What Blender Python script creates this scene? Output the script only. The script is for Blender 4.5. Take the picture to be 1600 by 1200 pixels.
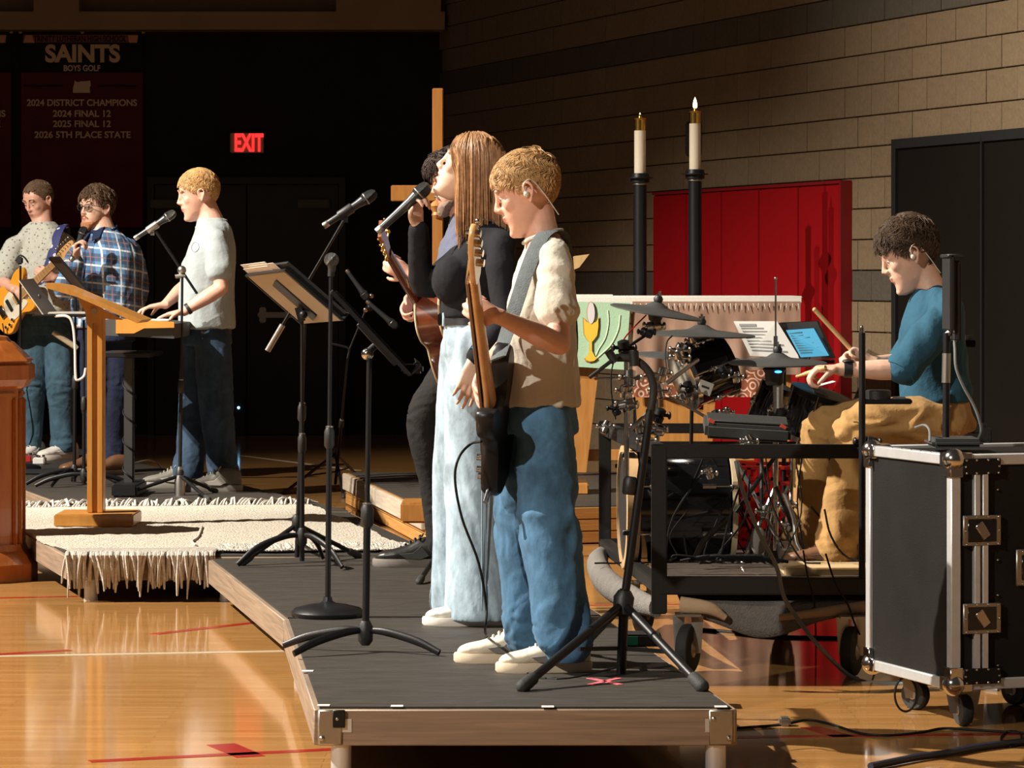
import bpy, bmesh, math, random
import numpy as np
from mathutils import Vector, Matrix, Quaternion
for o in list(bpy.data.objects): bpy.data.objects.remove(o)
SC = bpy.context.scene
COL = SC.collection
# ---------------------------------------------------------------- camera, world, light, exposure
F = 5200.0; HY = 435.0; CAMH = 1.408; ST = 0.2
cd = bpy.data.cameras.new('camera'); cam = bpy.data.objects.new('camera', cd); COL.objects.link(cam)
cam.location = (0, 0, CAMH); cam.rotation_euler = (math.pi/2, 0, 0)
cd.sensor_width = 36; cd.lens = 36*F/1600; cd.shift_y = (HY-600)/1600; cd.clip_end = 200
SC.camera = cam
w = bpy.data.worlds.new('world'); SC.world = w; w.use_nodes = True
w.node_tree.nodes['Background'].inputs[0].default_value = (1.0, 0.86, 0.72, 1)
w.node_tree.nodes['Background'].inputs[1].default_value = 0.042
def spot(name, loc, aim, watts, deg, blend, col=(1.0, 0.92, 0.80), r=.07):
    ld = bpy.data.lights.new(name, 'SPOT'); lo = bpy.data.objects.new(name, ld); COL.objects.link(lo)
    lo.location = loc; ld.energy = watts; ld.color = col; ld.shadow_soft_size = r; ld.spot_size = math.radians(deg); ld.spot_blend = blend
    lo.rotation_euler = (Vector(aim)-Vector(loc)).to_track_quat('-Z', 'Y').to_euler()
spot('stage_spot', (-12.0, 12.2, 11.3), (0.8, 11.7, 0.6), 30500, 74, .9)
spot('front_spot', (-6.5, 1.5, 6.5), (-0.2, 11.0, 0.95), 4200, 25, .9, (1.0, .93, .82))
spot('band_spot', (-8.5, 13.4, 8.0), (-2.5, 19.9, 0.9), 8800, 38, .7)
SC.view_settings.view_transform = 'Standard'; SC.view_settings.look = 'None'
SC.view_settings.exposure = 0.0; SC.view_settings.gamma = 1; SC.view_settings.use_curve_mapping = False
# ---------------------------------------------------------------- helpers
V = Vector
def W(px, py, y): return V(((px-800)*y/F, y, CAMH-(py-HY)*y/F))
def G(px, py, h=0.0):
    y = F*(CAMH-h)/(py-HY); return V(((px-800)*y/F, y, h))
def unit(v): v = V(v); return v.normalized() if v.length > 1e-9 else V((0, 0, 1))
def catmull(pts, k=4):
    pts = [V(p) for p in pts]
    if len(pts) < 3 or k < 2: return pts
    out = []
    P = [pts[0]*2-pts[1]]+pts+[pts[-1]*2-pts[-2]]
    for i in range(1, len(P)-2):
        a, b, c, d = P[i-1:i+3]
        for j in range(k):
            t = j/k
            out.append(0.5*((2*b)+(c-a)*t+(2*a-5*b+4*c-d)*t*t+(3*b-a-3*c+d)*t**3))
    out.append(pts[-1]); return out
def lin(vals, n):
    m = len(vals)-1
    if m == 0: return [vals[0]]*n
    r = []
    for i in range(n):
        t = i/(n-1)*m; j = min(int(t), m-1); u = t-j; u = u*u*(3-2*u)*.5+u*.5
        r.append(vals[j]*(1-u)+vals[j+1]*u)
    return r
class B:
    def __init__(s): s.v = []; s.f = []; s.m = []; s.mi = 0; s.M = None
    def add(s, vs, fs):
        o = len(s.v)
        if s.M is not None: vs = [s.M @ V(p) for p in vs]
        s.v += [tuple(p) for p in vs]
        for f in fs: s.f.append([i+o for i in f]); s.m.append(s.mi)
        return s
    def rings(s, rs, caps=True, closed=False):
        n = len(rs[0]); vs = [p for r in rs for p in r]; fs = []
        m = len(rs)
        for i in range(m if closed else m-1):
            for j in range(n):
                a = i*n+j; b = i*n+(j+1) % n; i2 = (i+1) % m
                fs.append((a, b, i2*n+(j+1) % n, i2*n+j))
        if caps and not closed:
            fs.append(tuple(range(n))[::-1]); fs.append(tuple((m-1)*n+j for j in range(n)))
        return s.add(vs, fs)
    def box(s, c, size, R=None, bev=0):
        c = V(c); x, y, z = [q/2 for q in size]
        if bev > 0:
            bm = bmesh.new(); bmesh.ops.create_cube(bm, size=1)
            for v in bm.verts: v.co = V((v.co.x*2*x, v.co.y*2*y, v.co.z*2*z))
            bmesh.ops.bevel(bm, geom=bm.edges[:], offset=bev, segments=1 if bev < .004 else 2, affect='EDGES')
            bm.verts.index_update()
            vs = [v.co.copy() for v in bm.verts]; fs = [[v.index for v in f.verts] for f in bm.faces]; bm.free()
        else:
            vs = [V((a*x, b*y, d*z)) for a in (-1, 1) for b in (-1, 1) for d in (-1, 1)]
            fs = [(0, 1, 3, 2), (4, 6, 7, 5), (0, 4, 5, 1), (2, 3, 7, 6), (0, 2, 6, 4), (1, 5, 7, 3)]
        if R is not None: vs = [R @ v for v in vs]
        return s.add([v+c for v in vs], fs)
    def bar(s, p0, p1, wd, ht, up=(0, 0, 1), bev=0):
        p0 = V(p0); p1 = V(p1); d = (p1-p0); L = d.length; d = unit(d)
        sd = d.cross(V(up))
        if sd.length < 1e-4: sd = d.cross(V((1, 0, 0)))
        sd.normalize(); u = sd.cross(d)
        R = Matrix((d, sd, u)).transposed()
        return s.box((p0+p1)/2, (L, wd, ht), R, bev)
    def cyl(s, p0, p1, r0, r1=None, n=16):
        r1 = r0 if r1 is None else r1
        return s.tube([p0, p1], [r0, r1], n, k=1)
    def tube(s, pts, r, n=10, k=4, flat=None, closed=False, cap=True):
        pts = catmull(pts, k) if k > 1 else [V(p) for p in pts]
        if isinstance(r, (int, float)): rr = [r]*len(pts)
        else: rr = lin(list(r), len(pts))
        rs = []; sd = None
        for i, p in enumerate(pts):
            t = unit(pts[min(i+1, len(pts)-1)]-pts[max(i-1, 0)])
            if sd is None:
                sd = t.cross(V((0, 0, 1)))
                if flat is not None: sd = V(flat[0])-t*t.dot(V(flat[0]))
                if sd.length < 1e-3: sd = t.cross(V((1, 0, 0)))
            sd = unit(sd-t*sd.dot(t)); u = t.cross(sd)
            fr = flat[1] if flat is not None else 1
            rs.append([p+sd*(rr[i]*math.cos(a*2*math.pi/n))+u*(rr[i]*fr*math.sin(a*2*math.pi/n)) for a in range(n)])
        return s.rings(rs, caps=cap, closed=closed)
    def limb(s, pts, r, n=14, k=5):
        # rounded-end tapered limb
        pts = catmull(pts, k); rr = lin(list(r), len(pts))
        d0 = unit(pts[0]-pts[1]); d1 = unit(pts[-1]-pts[-2])
        pp = []; q = []
        for a in (1.0, .85, .5): pp.append(pts[0]+d0*rr[0]*a); q.append(max(rr[0]*math.sqrt(max(0, 1-a*a)), rr[0]*.08))
        pp += pts; q += rr
        for a in (.5, .85, 1.0): pp.append(pts[-1]+d1*rr[-1]*a); q.append(max(rr[-1]*math.sqrt(max(0, 1-a*a)), rr[-1]*.08))
        rs = []; sd = None
        for i, p in enumerate(pp):
            t = unit(pp[min(i+1, len(pp)-1)]-pp[max(i-1, 0)])
            if sd is None: sd = t.cross(V((0, 0, 1))) if abs(t.z) < .9 else t.cross(V((1, 0, 0)))
            sd = unit(sd-t*sd.dot(t)); u = t.cross(sd)
            rs.append([p+sd*(q[i]*math.cos(a*2*math.pi/n))+u*(q[i]*math.sin(a*2*math.pi/n)) for a in range(n)])
        return s.rings(rs)
    def loft(s, rows, side, fwd, n=28, k=4):
        # rows (centre, a, b)
        cs = catmull([r[0] for r in rows], k); m = len(cs)
        A = lin([r[1] for r in rows], m); Bq = lin([r[2] for r in rows], m)
        rs = []
        for i, c in enumerate(cs):
            ring = []
            for j in range(n):
                t = j*2*math.pi/n; ct, st = math.cos(t), math.sin(t)
                e = .85
                ring.append(c+side*(A[i]*math.copysign(abs(ct)**e, ct))+fwd*(Bq[i]*math.copysign(abs(st)**e, st)))
            rs.append(ring)
        return s.rings(rs)
    def ell(s, c, r, R=None, nu=16, nv=10):
        c = V(c); rs = []
        for i in range(nv+1):
            ph = math.pi*(i+.02)/(nv+.04)
            ring = [V((r[0]*math.sin(ph)*math.cos(t*2*math.pi/nu), r[1]*math.sin(ph)*math.sin(t*2*math.pi/nu), r[2]*math.cos(ph))) for t in range(nu)]
            if R is not None: ring = [R @ p for p in ring]
            rs.append([p+c for p in ring])
        return s.rings(rs)
    def lathe(s, prof, o, ax=(0, 0, 1), n=24, caps=True):
        ax = unit(ax); a = ax.cross(V((0, 1, 0)))
        if a.length < .1: a = ax.cross(V((1, 0, 0)))
        a.normalize(); b = ax.cross(a); o = V(o)
        return s.rings([[o+ax*h+(a*math.cos(t*2*math.pi/n)+b*math.sin(t*2*math.pi/n))*max(r, 1e-4) for t in range(n)] for r, h in prof], caps=caps)
    def prism(s, poly, ext):
        ext = V(ext); a = [V(p) for p in poly]; return s.rings([a, [p+ext for p in a]])
    def data(s): return s
MATS = {}
def mesh_from(b, name, mats, off, smooth=40):
    me = bpy.data.meshes.new(name)
    vs = [(x-off[0], y-off[1], z-off[2]) for x, y, z in b.v]
    me.from_pydata(vs, [], b.f)
    for m in (mats if isinstance(mats, (list, tuple)) else [mats]): me.materials.append(m)
    if isinstance(mats, (list, tuple)) and len(mats) > 1: me.polygons.foreach_set('material_index', b.m)
    bm = bmesh.new(); bm.from_mesh(me); bmesh.ops.recalc_face_normals(bm, faces=bm.faces); bm.to_mesh(me); bm.free()
    if smooth:
        me.polygons.foreach_set('use_smooth', [True]*len(me.polygons))
        me.set_sharp_from_angle(angle=math.radians(smooth))
    return me
OFF = {}
def thing(name, label, cat, loc, group=None):
    o = bpy.data.objects.new(name, None); COL.objects.link(o); o.location = loc; o.empty_display_size = .1
    o['label'] = label; o['category'] = cat
    if group: o['group'] = group
    OFF[o.name] = V(loc); return o
def link(me, name, parent, off, kind=None, label=None):
    o = bpy.data.objects.new(name, me); COL.objects.link(o)
    if parent is not None: o.parent = parent
    else: o.location = off
    OFF[o.name] = V(off)
    if kind: o['kind'] = kind
    if label: o['label'] = label
    return o
def part(b, name, mats, parent, kind=None, label=None, smooth=40):
    off = OFF[parent.name]
    return link(mesh_from(b, name, mats, off, smooth), name, parent, off, kind, label)
def single(b, name, mats, label, cat, loc, group=None, smooth=40):
    o = link(mesh_from(b, name, mats, V(loc), smooth), name, None, V(loc), None, label)
    o['category'] = cat
    if group: o['group'] = group
    return o
def struct(b, name, mats, loc=(0, 0, 0), smooth=30):
    return link(mesh_from(b, name, mats, V(loc), smooth), name, None, V(loc), 'structure')
def remesh(b, vox, it=4):
    me = bpy.data.meshes.new('tmp'); me.from_pydata(b.v, [], b.f)
    o = bpy.data.objects.new('tmp', me); COL.objects.link(o)
    m = o.modifiers.new('r', 'REMESH'); m.mode = 'VOXEL'; m.voxel_size = vox; m.use_smooth_shade = True
    if it:
        q = o.modifiers.new('s', 'SMOOTH'); q.factor = .5; q.iterations = it
    dg = bpy.context.evaluated_depsgraph_get()
    r = bpy.data.meshes.new_from_object(o.evaluated_get(dg))
    bpy.data.objects.remove(o); bpy.data.meshes.remove(me)
    return r
def coords(me):
    a = np.empty(len(me.vertices)*3, dtype=np.float32); me.vertices.foreach_get('co', a); return a.reshape(-1, 3).astype(float)
def setco(me, a): me.vertices.foreach_set('co', a.astype(np.float32).ravel()); me.update()
def normals(me):
    a = np.empty(len(me.vertices)*3, dtype=np.float32); me.vertices.foreach_get('normal', a); return a.reshape(-1, 3).astype(float)
def sfield(p, freq, seed, warp=.6, n=5, ani=(1, 1, 1)):
    rg = np.random.RandomState(seed); q = p*np.array(ani)*freq
    for _ in range(2):
        D = rg.normal(size=(3, 3)); q = q+warp*np.sin(q @ D*.9+rg.rand(3)*6)
    r = 0
    for i in range(n):
        d = rg.normal(size=3); d /= np.linalg.norm(d); r = r+np.sin(q @ d*(1+.7*i)*1.7+rg.rand()*6)/(1+.5*i)
    return r/2.2
def folds(me, amp, freq, seed, ani=(1, 1, 1), ridge=True, wfun=None):
    p = coords(me); f = sfield(p, freq, seed, .9, 4, ani)
    if ridge: f = (1-np.abs(f)*1.6)
    g = f*amp
    if wfun is not None: g = g*wfun(p)
    setco(me, p+normals(me)*g[:, None])
def put(me, name, mats, parent, label=None, matidx=None):
    off = OFF[parent.name]; a = coords(me)-np.array(off); setco(me, a)
    me.materials.clear()
    for m in (mats if isinstance(mats, (list, tuple)) else [mats]): me.materials.append(m)
    me.polygons.foreach_set('material_index', matidx if matidx is not None else [0]*len(me.polygons))
    me.polygons.foreach_set('use_smooth', [True]*len(me.polygons)); me.name = name
    return link(me, name, parent, off, None, label)
# ---------------------------------------------------------------- materials
def mat(name, col, rough=.6, metal=0, bump=0, bscale=60, var=0, vscale=8, emit=None, es=1, coat=0, spec=.5, stretch=(1, 1, 1), sheen=0, trans=0, alpha=1, sss=0):
    m = bpy.data.materials.new(name); m.use_nodes = True; nt = m.node_tree; N = nt.nodes; L = nt.links
    p = N['Principled BSDF']; c = (*col, 1)
    p.inputs['Base Color'].default_value = c; p.inputs['Roughness'].default_value = rough; p.inputs['Metallic'].default_value = metal
    p.inputs['Specular IOR Level'].default_value = spec; p.inputs['Coat Weight'].default_value = coat
    if sheen: p.inputs['Sheen Weight'].default_value = sheen
    if trans: p.inputs['Transmission Weight'].default_value = trans
    if alpha < 1: p.inputs['Alpha'].default_value = alpha
    if sss: p.inputs['Subsurface Weight'].default_value = sss; p.inputs['Subsurface Radius'].default_value = (.02, .008, .004); p.inputs['Subsurface Scale'].default_value = .6
    if emit: p.inputs['Emission Color'].default_value = (*emit, 1); p.inputs['Emission Strength'].default_value = es
    if bump or var:
        tc = N.new('ShaderNodeTexCoord'); mp = N.new('ShaderNodeMapping'); mp.inputs['Scale'].default_value = stretch
        L.new(tc.outputs['Object'], mp.inputs['Vector'])
        if var:
            n = N.new('ShaderNodeTexNoise'); n.inputs['Scale'].default_value = vscale; n.inputs['Detail'].default_value = 6; n.inputs['Roughness'].default_value = .65
            L.new(mp.outputs[0], n.inputs['Vector'])
            r = N.new('ShaderNodeMapRange'); r.inputs[1].default_value = .3; r.inputs[2].default_value = .7; r.inputs[3].default_value = 1-var; r.inputs[4].default_value = 1+var
            L.new(n.outputs[0], r.inputs[0])
            x = N.new('ShaderNodeMix'); x.data_type = 'RGBA'; x.blend_type = 'MULTIPLY'; x.inputs[0].default_value = 1; x.inputs[6].default_value = c
            L.new(r.outputs[0], x.inputs[7]); L.new(x.outputs[2], p.inputs['Base Color'])
        if bump:
            n = N.new('ShaderNodeTexNoise'); n.inputs['Scale'].default_value = bscale; n.inputs['Detail'].default_value = 4
            L.new(mp.outputs[0], n.inputs['Vector'])
            b = N.new('ShaderNodeBump'); b.inputs['Strength'].default_value = bump; b.inputs['Distance'].default_value = .01
            L.new(n.outputs[0], b.inputs['Height']); L.new(b.outputs[0], p.inputs['Normal'])
    MATS[name] = m; return m
def wood(name, c1, c2, rough=.35, scale=6, stretch=(1, 1, .08), coat=.3, bump=.1):
    m = mat(name, c1, rough, coat=coat); nt = m.node_tree; N = nt.nodes; L = nt.links; p = N['Principled BSDF']
    tc = N.new('ShaderNodeTexCoord'); mp = N.new('ShaderNodeMapping'); mp.inputs['Scale'].default_value = stretch
    n = N.new('ShaderNodeTexNoise'); n.inputs['Scale'].default_value = scale*4; n.inputs['Detail'].default_value = 8; n.inputs['Distortion'].default_value = .6
    r = N.new('ShaderNodeValToRGB'); r.color_ramp.elements[0].position = .3; r.color_ramp.elements[1].position = .7
    r.color_ramp.elements[0].color = (*c2, 1); r.color_ramp.elements[1].color = (*c1, 1)
    L.new(tc.outputs['Object'], mp.inputs[0]); L.new(mp.outputs[0], n.inputs['Vector']); L.new(n.outputs[0], r.inputs[0]); L.new(r.outputs[0], p.inputs['Base Color'])
    b = N.new('ShaderNodeBump'); b.inputs['Strength'].default_value = bump; b.inputs['Distance'].default_value = .005
    L.new(n.outputs[0], b.inputs['Height']); L.new(b.outputs[0], p.inputs['Normal'])
    return m
BLK = mat('black_metal', (.008, .008, .009), .42, .1, bump=.05, spec=.35)
BLKP = mat('black_plastic', (.014, .014, .015), .5, bump=.1, bscale=200)
BLKG = mat('black_gloss', (.006, .006, .007), .12, coat=.6)
RUB = mat('black_rubber', (.02, .02, .019), .75, bump=.2, bscale=120)
DKG = mat('dark_grey_rubber', (.045, .045, .043), .6, bump=.15, bscale=300)
CHR = mat('chrome', (.62, .6, .58), .16, 1, var=.1)
STL = mat('brushed_steel', (.42, .4, .37), .38, 1, bump=.05)
ALU = mat('aluminium', (.62, .62, .62), .42, .55, var=.06, vscale=20)
BRS = mat('brass', (.7, .42, .1), .22, 1, var=.1)
WHT = mat('white_paint', (.75, .74, .7), .5, var=.04)
PAP = mat('paper', (.72, .68, .6), .8, bump=.05)
SKIN = mat('skin', (.66, .40, .29), .48, bump=.06, bscale=160, var=.07, vscale=22, sss=.12)
SKINR = mat('skin_flushed', (.67, .37, .27), .5, bump=.06, bscale=160, var=.08, vscale=22, sss=.12)
SKINP = mat('skin_fair', (.76, .50, .38), .48, bump=.06, bscale=160, var=.06, vscale=22, sss=.12)
LIPS = mat('lips', (.5, .18, .14), .4, var=.05)
EYEW = mat('eye_white', (.7, .66, .6), .2, var=.03); EYED = mat('eye_iris', (.03, .02, .015), .15)
# ---------------------------------------------------------------- setting
def floor_mat():
    m = mat('maple_floor', (.5, .25, .07), .085, coat=.0); nt = m.node_tree; N = nt.nodes; L = nt.links; p = N['Principled BSDF']
    tc = N.new('ShaderNodeTexCoord')
    br = N.new('ShaderNodeTexBrick'); br.inputs['Scale'].default_value = 1; br.inputs['Brick Width'].default_value = 1.1; br.inputs['Row Height'].default_value = .057
    br.inputs['Mortar Size'].default_value = .0009; br.inputs['Color1'].default_value = (.43, .222, .076, 1); br.inputs['Color2'].default_value = (.37, .178, .055, 1); br.inputs['Mortar'].default_value = (.22, .09, .02, 1)
    br.inputs['Bias'].default_value = 0
    n = N.new('ShaderNodeTexNoise'); n.inputs['Scale'].default_value = 3; n.inputs['Detail'].default_value = 6
    mp = N.new('ShaderNodeMapping'); mp.inputs['Scale'].default_value = (1, 12, 1)
    x = N.new('ShaderNodeMix'); x.data_type = 'RGBA'; x.blend_type = 'OVERLAY'; x.inputs[0].default_value = .35
    L.new(tc.outputs['Object'], br.inputs['Vector']); L.new(tc.outputs['Object'], mp.inputs[0]); L.new(mp.outputs[0], n.inputs['Vector'])
    L.new(br.outputs[0], x.inputs[6]); L.new(n.outputs[0], x.inputs[7]); L.new(x.outputs[2], p.inputs['Base Color'])
    b = N.new('ShaderNodeBump'); b.inputs['Strength'].default_value = .02; b.inputs['Distance'].default_value = .01
    n2 = N.new('ShaderNodeTexNoise'); n2.inputs['Scale'].default_value = 1.4; n2.inputs['Detail'].default_value = 2
    L.new(tc.outputs['Object'], n2.inputs['Vector']); L.new(n2.outputs[0], b.inputs['Height']); L.new(b.outputs[0], p.inputs['Normal'])
    return m
b = B(); b.box((0, 16, -.05), (30, 32, .1)); floor = struct(b, 'floor', floor_mat())
REDP = mat('red_line_paint', (.32, .02, .015), .2, var=.1); WHP = mat('white_line_paint', (.55, .45, .32), .2, var=.08)
def line(pts, wd, m):
    pts = [V((p.x, p.y, 0)) for p in pts]; b = B()
    for a, c in zip(pts[:-1], pts[1:]): b.bar(a+V((0, 0, .0004)), c+V((0, 0, .0004)), wd, .0012)
    part(b, 'painted_line', m, floor)
line([G(-300, 1031), G(470, 1017)], .05, WHP)
line([G(-60, 1026), G(110, 1016)], .05, REDP)
line([G(240, 991), G(460, 966)], .05, REDP)
line([G(140, 1190), G(520, 1171)], .05, REDP)
line([G(-80, 936), G(125, 932)], .04, REDP)
line([G(345, 1163), G(392, 1183)], .09, REDP)
line([G(1140, 1152), G(1700, 1146)], .05, REDP)
line([G(1265, 1136), G(1320, 1152)], .07, REDP)
line([G(900, 946), G(1800, 936)], .05, REDP)
line([G(380, 712), G(560, 735)], .05, WHP)
BWALL = mat('black_wall', (.012, .010, .008), .85, var=.25, vscale=1.5)
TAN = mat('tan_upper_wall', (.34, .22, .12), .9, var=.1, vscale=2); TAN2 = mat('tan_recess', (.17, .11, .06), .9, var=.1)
BY = 30.0; SB = F/BY
def BW(px, py, d=0): return W(px, py, BY-d)
b = B(); b.box((-7, BY+.15, 4), (16, .3, 8)); wb = struct(b, 'wall_back', BWALL)
b = B(); z0 = BW(0, 50).z
b.box((-8.6, BY-.15, (z0+z0+.16)/2), (16, .3, .16))
for a, c in ((60, 130), (528, 690), (-900, -700)):
    x0 = BW(a, 0).x; x1 = BW(c, 0).x; b.box(((x0+x1)/2, BY-.15, z0+1.06), (x1-x0, .3, 1.8))
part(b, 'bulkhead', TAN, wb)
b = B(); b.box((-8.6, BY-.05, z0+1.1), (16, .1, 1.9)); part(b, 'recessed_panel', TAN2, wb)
# right wall of concrete blocks
A0 = V((-.63, 30, 0)); DW = unit((.35, -1, 0)); NW = V((-DW.y, DW.x, 0)); NW = -NW if NW.x > 0 else NW
def RW(u, z, d=0): return A0+DW*u+NW*d+V((0, 0, z))
def wall_u(px):
    y = 9.87/((px-800)/F+.35); return (30-y)/(-DW.y)
CORE = mat('mortar', (.17, .12, .07), .9, bump=.2)
b = B(); b.prism([RW(0, -.02), RW(24, -.02), RW(24, 8), RW(0, 8)], -NW*.3); wr = struct(b, 'wall_right', CORE)
BT = mat('tan_concrete_block', (.20, .138, .078), .85, bump=.5, bscale=40, var=.14, vscale=30); BT2 = mat('tan_concrete_block_light', (.212, .148, .084), .85, bump=.5, bscale=40, var=.14, vscale=30)
BD = mat('charcoal_concrete_block', (.085, .07, .05), .85, bump=.5, bscale=40, var=.14, vscale=30)
uP0, uP1 = wall_u(1040), wall_u(1335); uD0 = wall_u(1409); uD1 = uD0+2.4; DH = 2.26
def covered(u0, u1, z0, z1):
    if u1 > uD0 and u0 < uD1 and z0 < DH-.01: return True
    if u0 > uP0+.02 and u1 < uP1-.02 and z1 < 2.0: return True
    return False
def block_mesh(wd, m):
    b = B(); R = Matrix((DW, NW, V((0, 0, 1)))).transposed(); b.box((0, 0, 0), (wd-.008, .03, .192), R, .003)
    return mesh_from(b, 'block', m, V((0, 0, 0)), 30)
bmT = block_mesh(.4, BT); bmT2 = block_mesh(.4, BT2); bmD = block_mesh(.4, BD); cnt = 0; stuff = {0: B(), 1: B()}
cand = []
random.seed(3)
for r in range(0, 30):
    zc = .06+.2*r-.1
    for k in range(0, 56):
        u0 = k*.4+(.2 if r % 2 else 0); u1 = u0+.4
        dark = r in (7, 16)
        if zc < .0: zc = .0
        cut = None
        if u0 < uD0 < u1 and zc < DH: cut = (u0, uD0)
        elif u0 < uD1 < u1 and zc < DH: cut = (uD1, u1)
        elif covered(u0, u1, zc-.1, zc+.1): continue
        cand.append((u0, u1, zc, dark, cut))
cand.sort(key=lambda c: (-(c[0] < 12.3 and c[2] < 3.7), -c[0] if c[0] < 12.3 else c[0]))
R3 = Matrix((DW, NW, V((0, 0, 1)))).transposed()
for i, (u0, u1, zc, dark, cut) in enumerate(cand):
    if cut:
        if cut[1]-cut[0] < .03: continue
        bb = stuff[1 if dark else 0]; bb.box(RW(sum(cut)/2, zc, .012), (cut[1]-cut[0]-.008, .03, .192), R3, .004)
    elif cnt < 298 and u0 > 2:
        me = bmD if dark else (bmT if random.random() < .6 else bmT2)
        o = bpy.data.objects.new('block', me); COL.objects.link(o); o.parent = wr; o.location = RW((u0+u1)/2, zc, .012+random.uniform(-.002, .002)); cnt += 1
    else:
        stuff[1 if dark else 0].box(RW((u0+u1)/2, zc, .012), (.392, .03, .192), R3)
part(stuff[0], 'blockwork', BT, wr, kind='stuff', smooth=0); part(stuff[1], 'dark_blockwork', BD, wr, kind='stuff', smooth=0)
# door in right wall
DD = mat('dark_brown_door', (.008, .006, .004), .8, var=.1, spec=.1)
b = B(); b.prism([RW(uD0, 0, .02), RW(uD1, 0, .02), RW(uD1, DH, .02), RW(uD0, DH, .02)], NW*.02); d1 = struct(b, 'door_1', DD)
b = B()
for a, c, e, g in ((uD0-.03, uD0+.03, 0, DH+.03), (uD0, uD1, DH-.03, DH+.03), (uD0+1.2-.008, uD0+1.2+.008, 0, DH)):
    b.prism([RW(a, e, .03), RW(c, e, .03), RW(c, g, .03), RW(a, g, .03)], NW*.03)
part(b, 'door_frame', BLKP, d1)
b = B(); b.bar(RW(uD0+.5, 1.05, .1), RW(uD0+1.1, 1.05, .1), .03, .03, bev=.005)
for q in (.55, 1.05): b.bar(RW(uD0+q, 1.05, .03), RW(uD0+q, 1.05, .1), .03, .03)
part(b, 'push_bar', STL, d1)
# red wall pads
RED = mat('red_vinyl', (.33, .004, .007), .42, bump=.03, bscale=20, var=.04, vscale=2); REDD = mat('red_vinyl_edge', (.22, .006, .008), .5, var=.05)
t = thing('wall_pad', 'red vinyl wall padding on the block wall behind the altar and drums', 'wall pad', RW(uP0, .1, .02))
n = 5; wd = (uP1-uP0)/n
for i in range(n):
    b = B(); R = Matrix((DW, NW, V((0, 0, 1)))).transposed()
    b.box(RW(uP0+wd*(i+.5), (2.03+.12)/2, .07), (wd-.004, .07, 1.91), R, .012); part(b, 'pad_panel', RED, t)
b = B(); b.bar(RW(uP0, 2.04, .06), RW(uP1+.02, 2.04, .06), .1, .02); b.bar(RW(uP1+.012, .12, .06), RW(uP1+.012, 2.04, .06), .024, .1, up=NW)
part(b, 'edge_trim', REDD, t)
u = wall_u(1100); b = B(); b.box(RW(u, 2.42, .08), (.06, .1, .26), R3, .01); 
t = thing('wall_speaker', 'small slim dark box fixed to block wall behind the lit candle', 'speaker', RW(u, 2.3, .02)); part(b, 'housing', BLKP, t)
b = B(); b.box(RW(u, 2.42, .135), (.045, .01, .22), R3, .003); part(b, 'grille', DKG, t); b = B(); b.box(RW(u, 2.3, .05), (.04, .06, .02), R3); part(b, 'bracket', STL, t)
# back doors, closers, exit sign
t = None
b = B(); x0 = BW(242, 0).x; x1 = BW(530, 0).x; zt = BW(0, 288).z; xm = (x0+x1)/2
DB = mat('black_door', (.016, .013, .010), .45, var=.1)
b.box((x0-.03, BY-.04, zt/2), (.06, .1, zt)); b.box((x1+.03, BY-.04, zt/2), (.06, .1, zt)); b.box((xm, BY-.04, zt+.03), (x1-x0+.12, .1, .06)); 
dd = struct(b, 'door_2', BLKP)
for s in (-1, 1):
    b = B(); b.box((xm+s*(x1-x0)/4, BY-.03, zt/2), ((x1-x0)/2-.01, .05, zt-.01), None, .003); lf = part(b, 'door_leaf', DB, dd)
    b = B(); b.box((BW(491 if s > 0 else 262, 0).x, BY-.1, BW(0, 319).z), (.29, .06, .075), None, .008); part(b, 'door_closer', mat('closer_plate', (.09, .075, .05), .5), lf)
    b = B(); b.box((xm+s*(x1-x0)/4, BY-.11, 1.08), (.62, .05, .05), None, .01); b.box((xm+s*.15, BY-.09, 1.08), (.06, .08, .14), None, .01); part(b, 'push_bar', STL, lf)
b = B(); b.box((BW(387, 0).x, BY-.05, BW(0, 224).z), (52/SB*1.0, .08, 31/SB), None, .006)
t = thing('exit_sign', 'red lettered exit sign glowing on the black back wall', 'exit sign', (BW(387, 0).x, BY, BW(0, 240).z)); part(b, 'housing', mat('sign_housing', (.5, .38, .26), .5), t)
def text(txt, loc, size, m, parent, name='lettering', ext=.004, off=0.0, sx=1.0, rot=(math.pi/2, 0, 0), align='CENTER'):
    cu = bpy.data.curves.new('t', 'FONT'); cu.body = txt; cu.size = size; cu.align_x = align; cu.align_y = 'CENTER'; cu.extrude = ext; cu.offset = off
    o = bpy.data.objects.new('t', cu); COL.objects.link(o); dg = bpy.context.evaluated_depsgraph_get()
    me = bpy.data.meshes.new_from_object(o.evaluated_get(dg)); bpy.data.objects.remove(o)
    if isinstance(rot, Matrix): M = rot.to_4x4()
    else: M = Matrix.Rotation(rot[2], 4, 'Z') @ Matrix.Rotation(rot[0], 4, 'X')
    me.transform(Matrix.Translation(V(loc)-OFF[parent.name]) @ M @ Matrix.Diagonal((sx, 1, 1, 1)))
    me.materials.clear(); me.materials.append(m); me.name = name
    return link(me, name, parent, OFF[parent.name])
text('EXIT', (BW(390, 0).x, BY-.093, BW(0, 225).z), .22, mat('exit_red', (.8, .02, .02), .5, emit=(1, .02, .02), es=2.6), t, off=.006, sx=.58)
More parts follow.
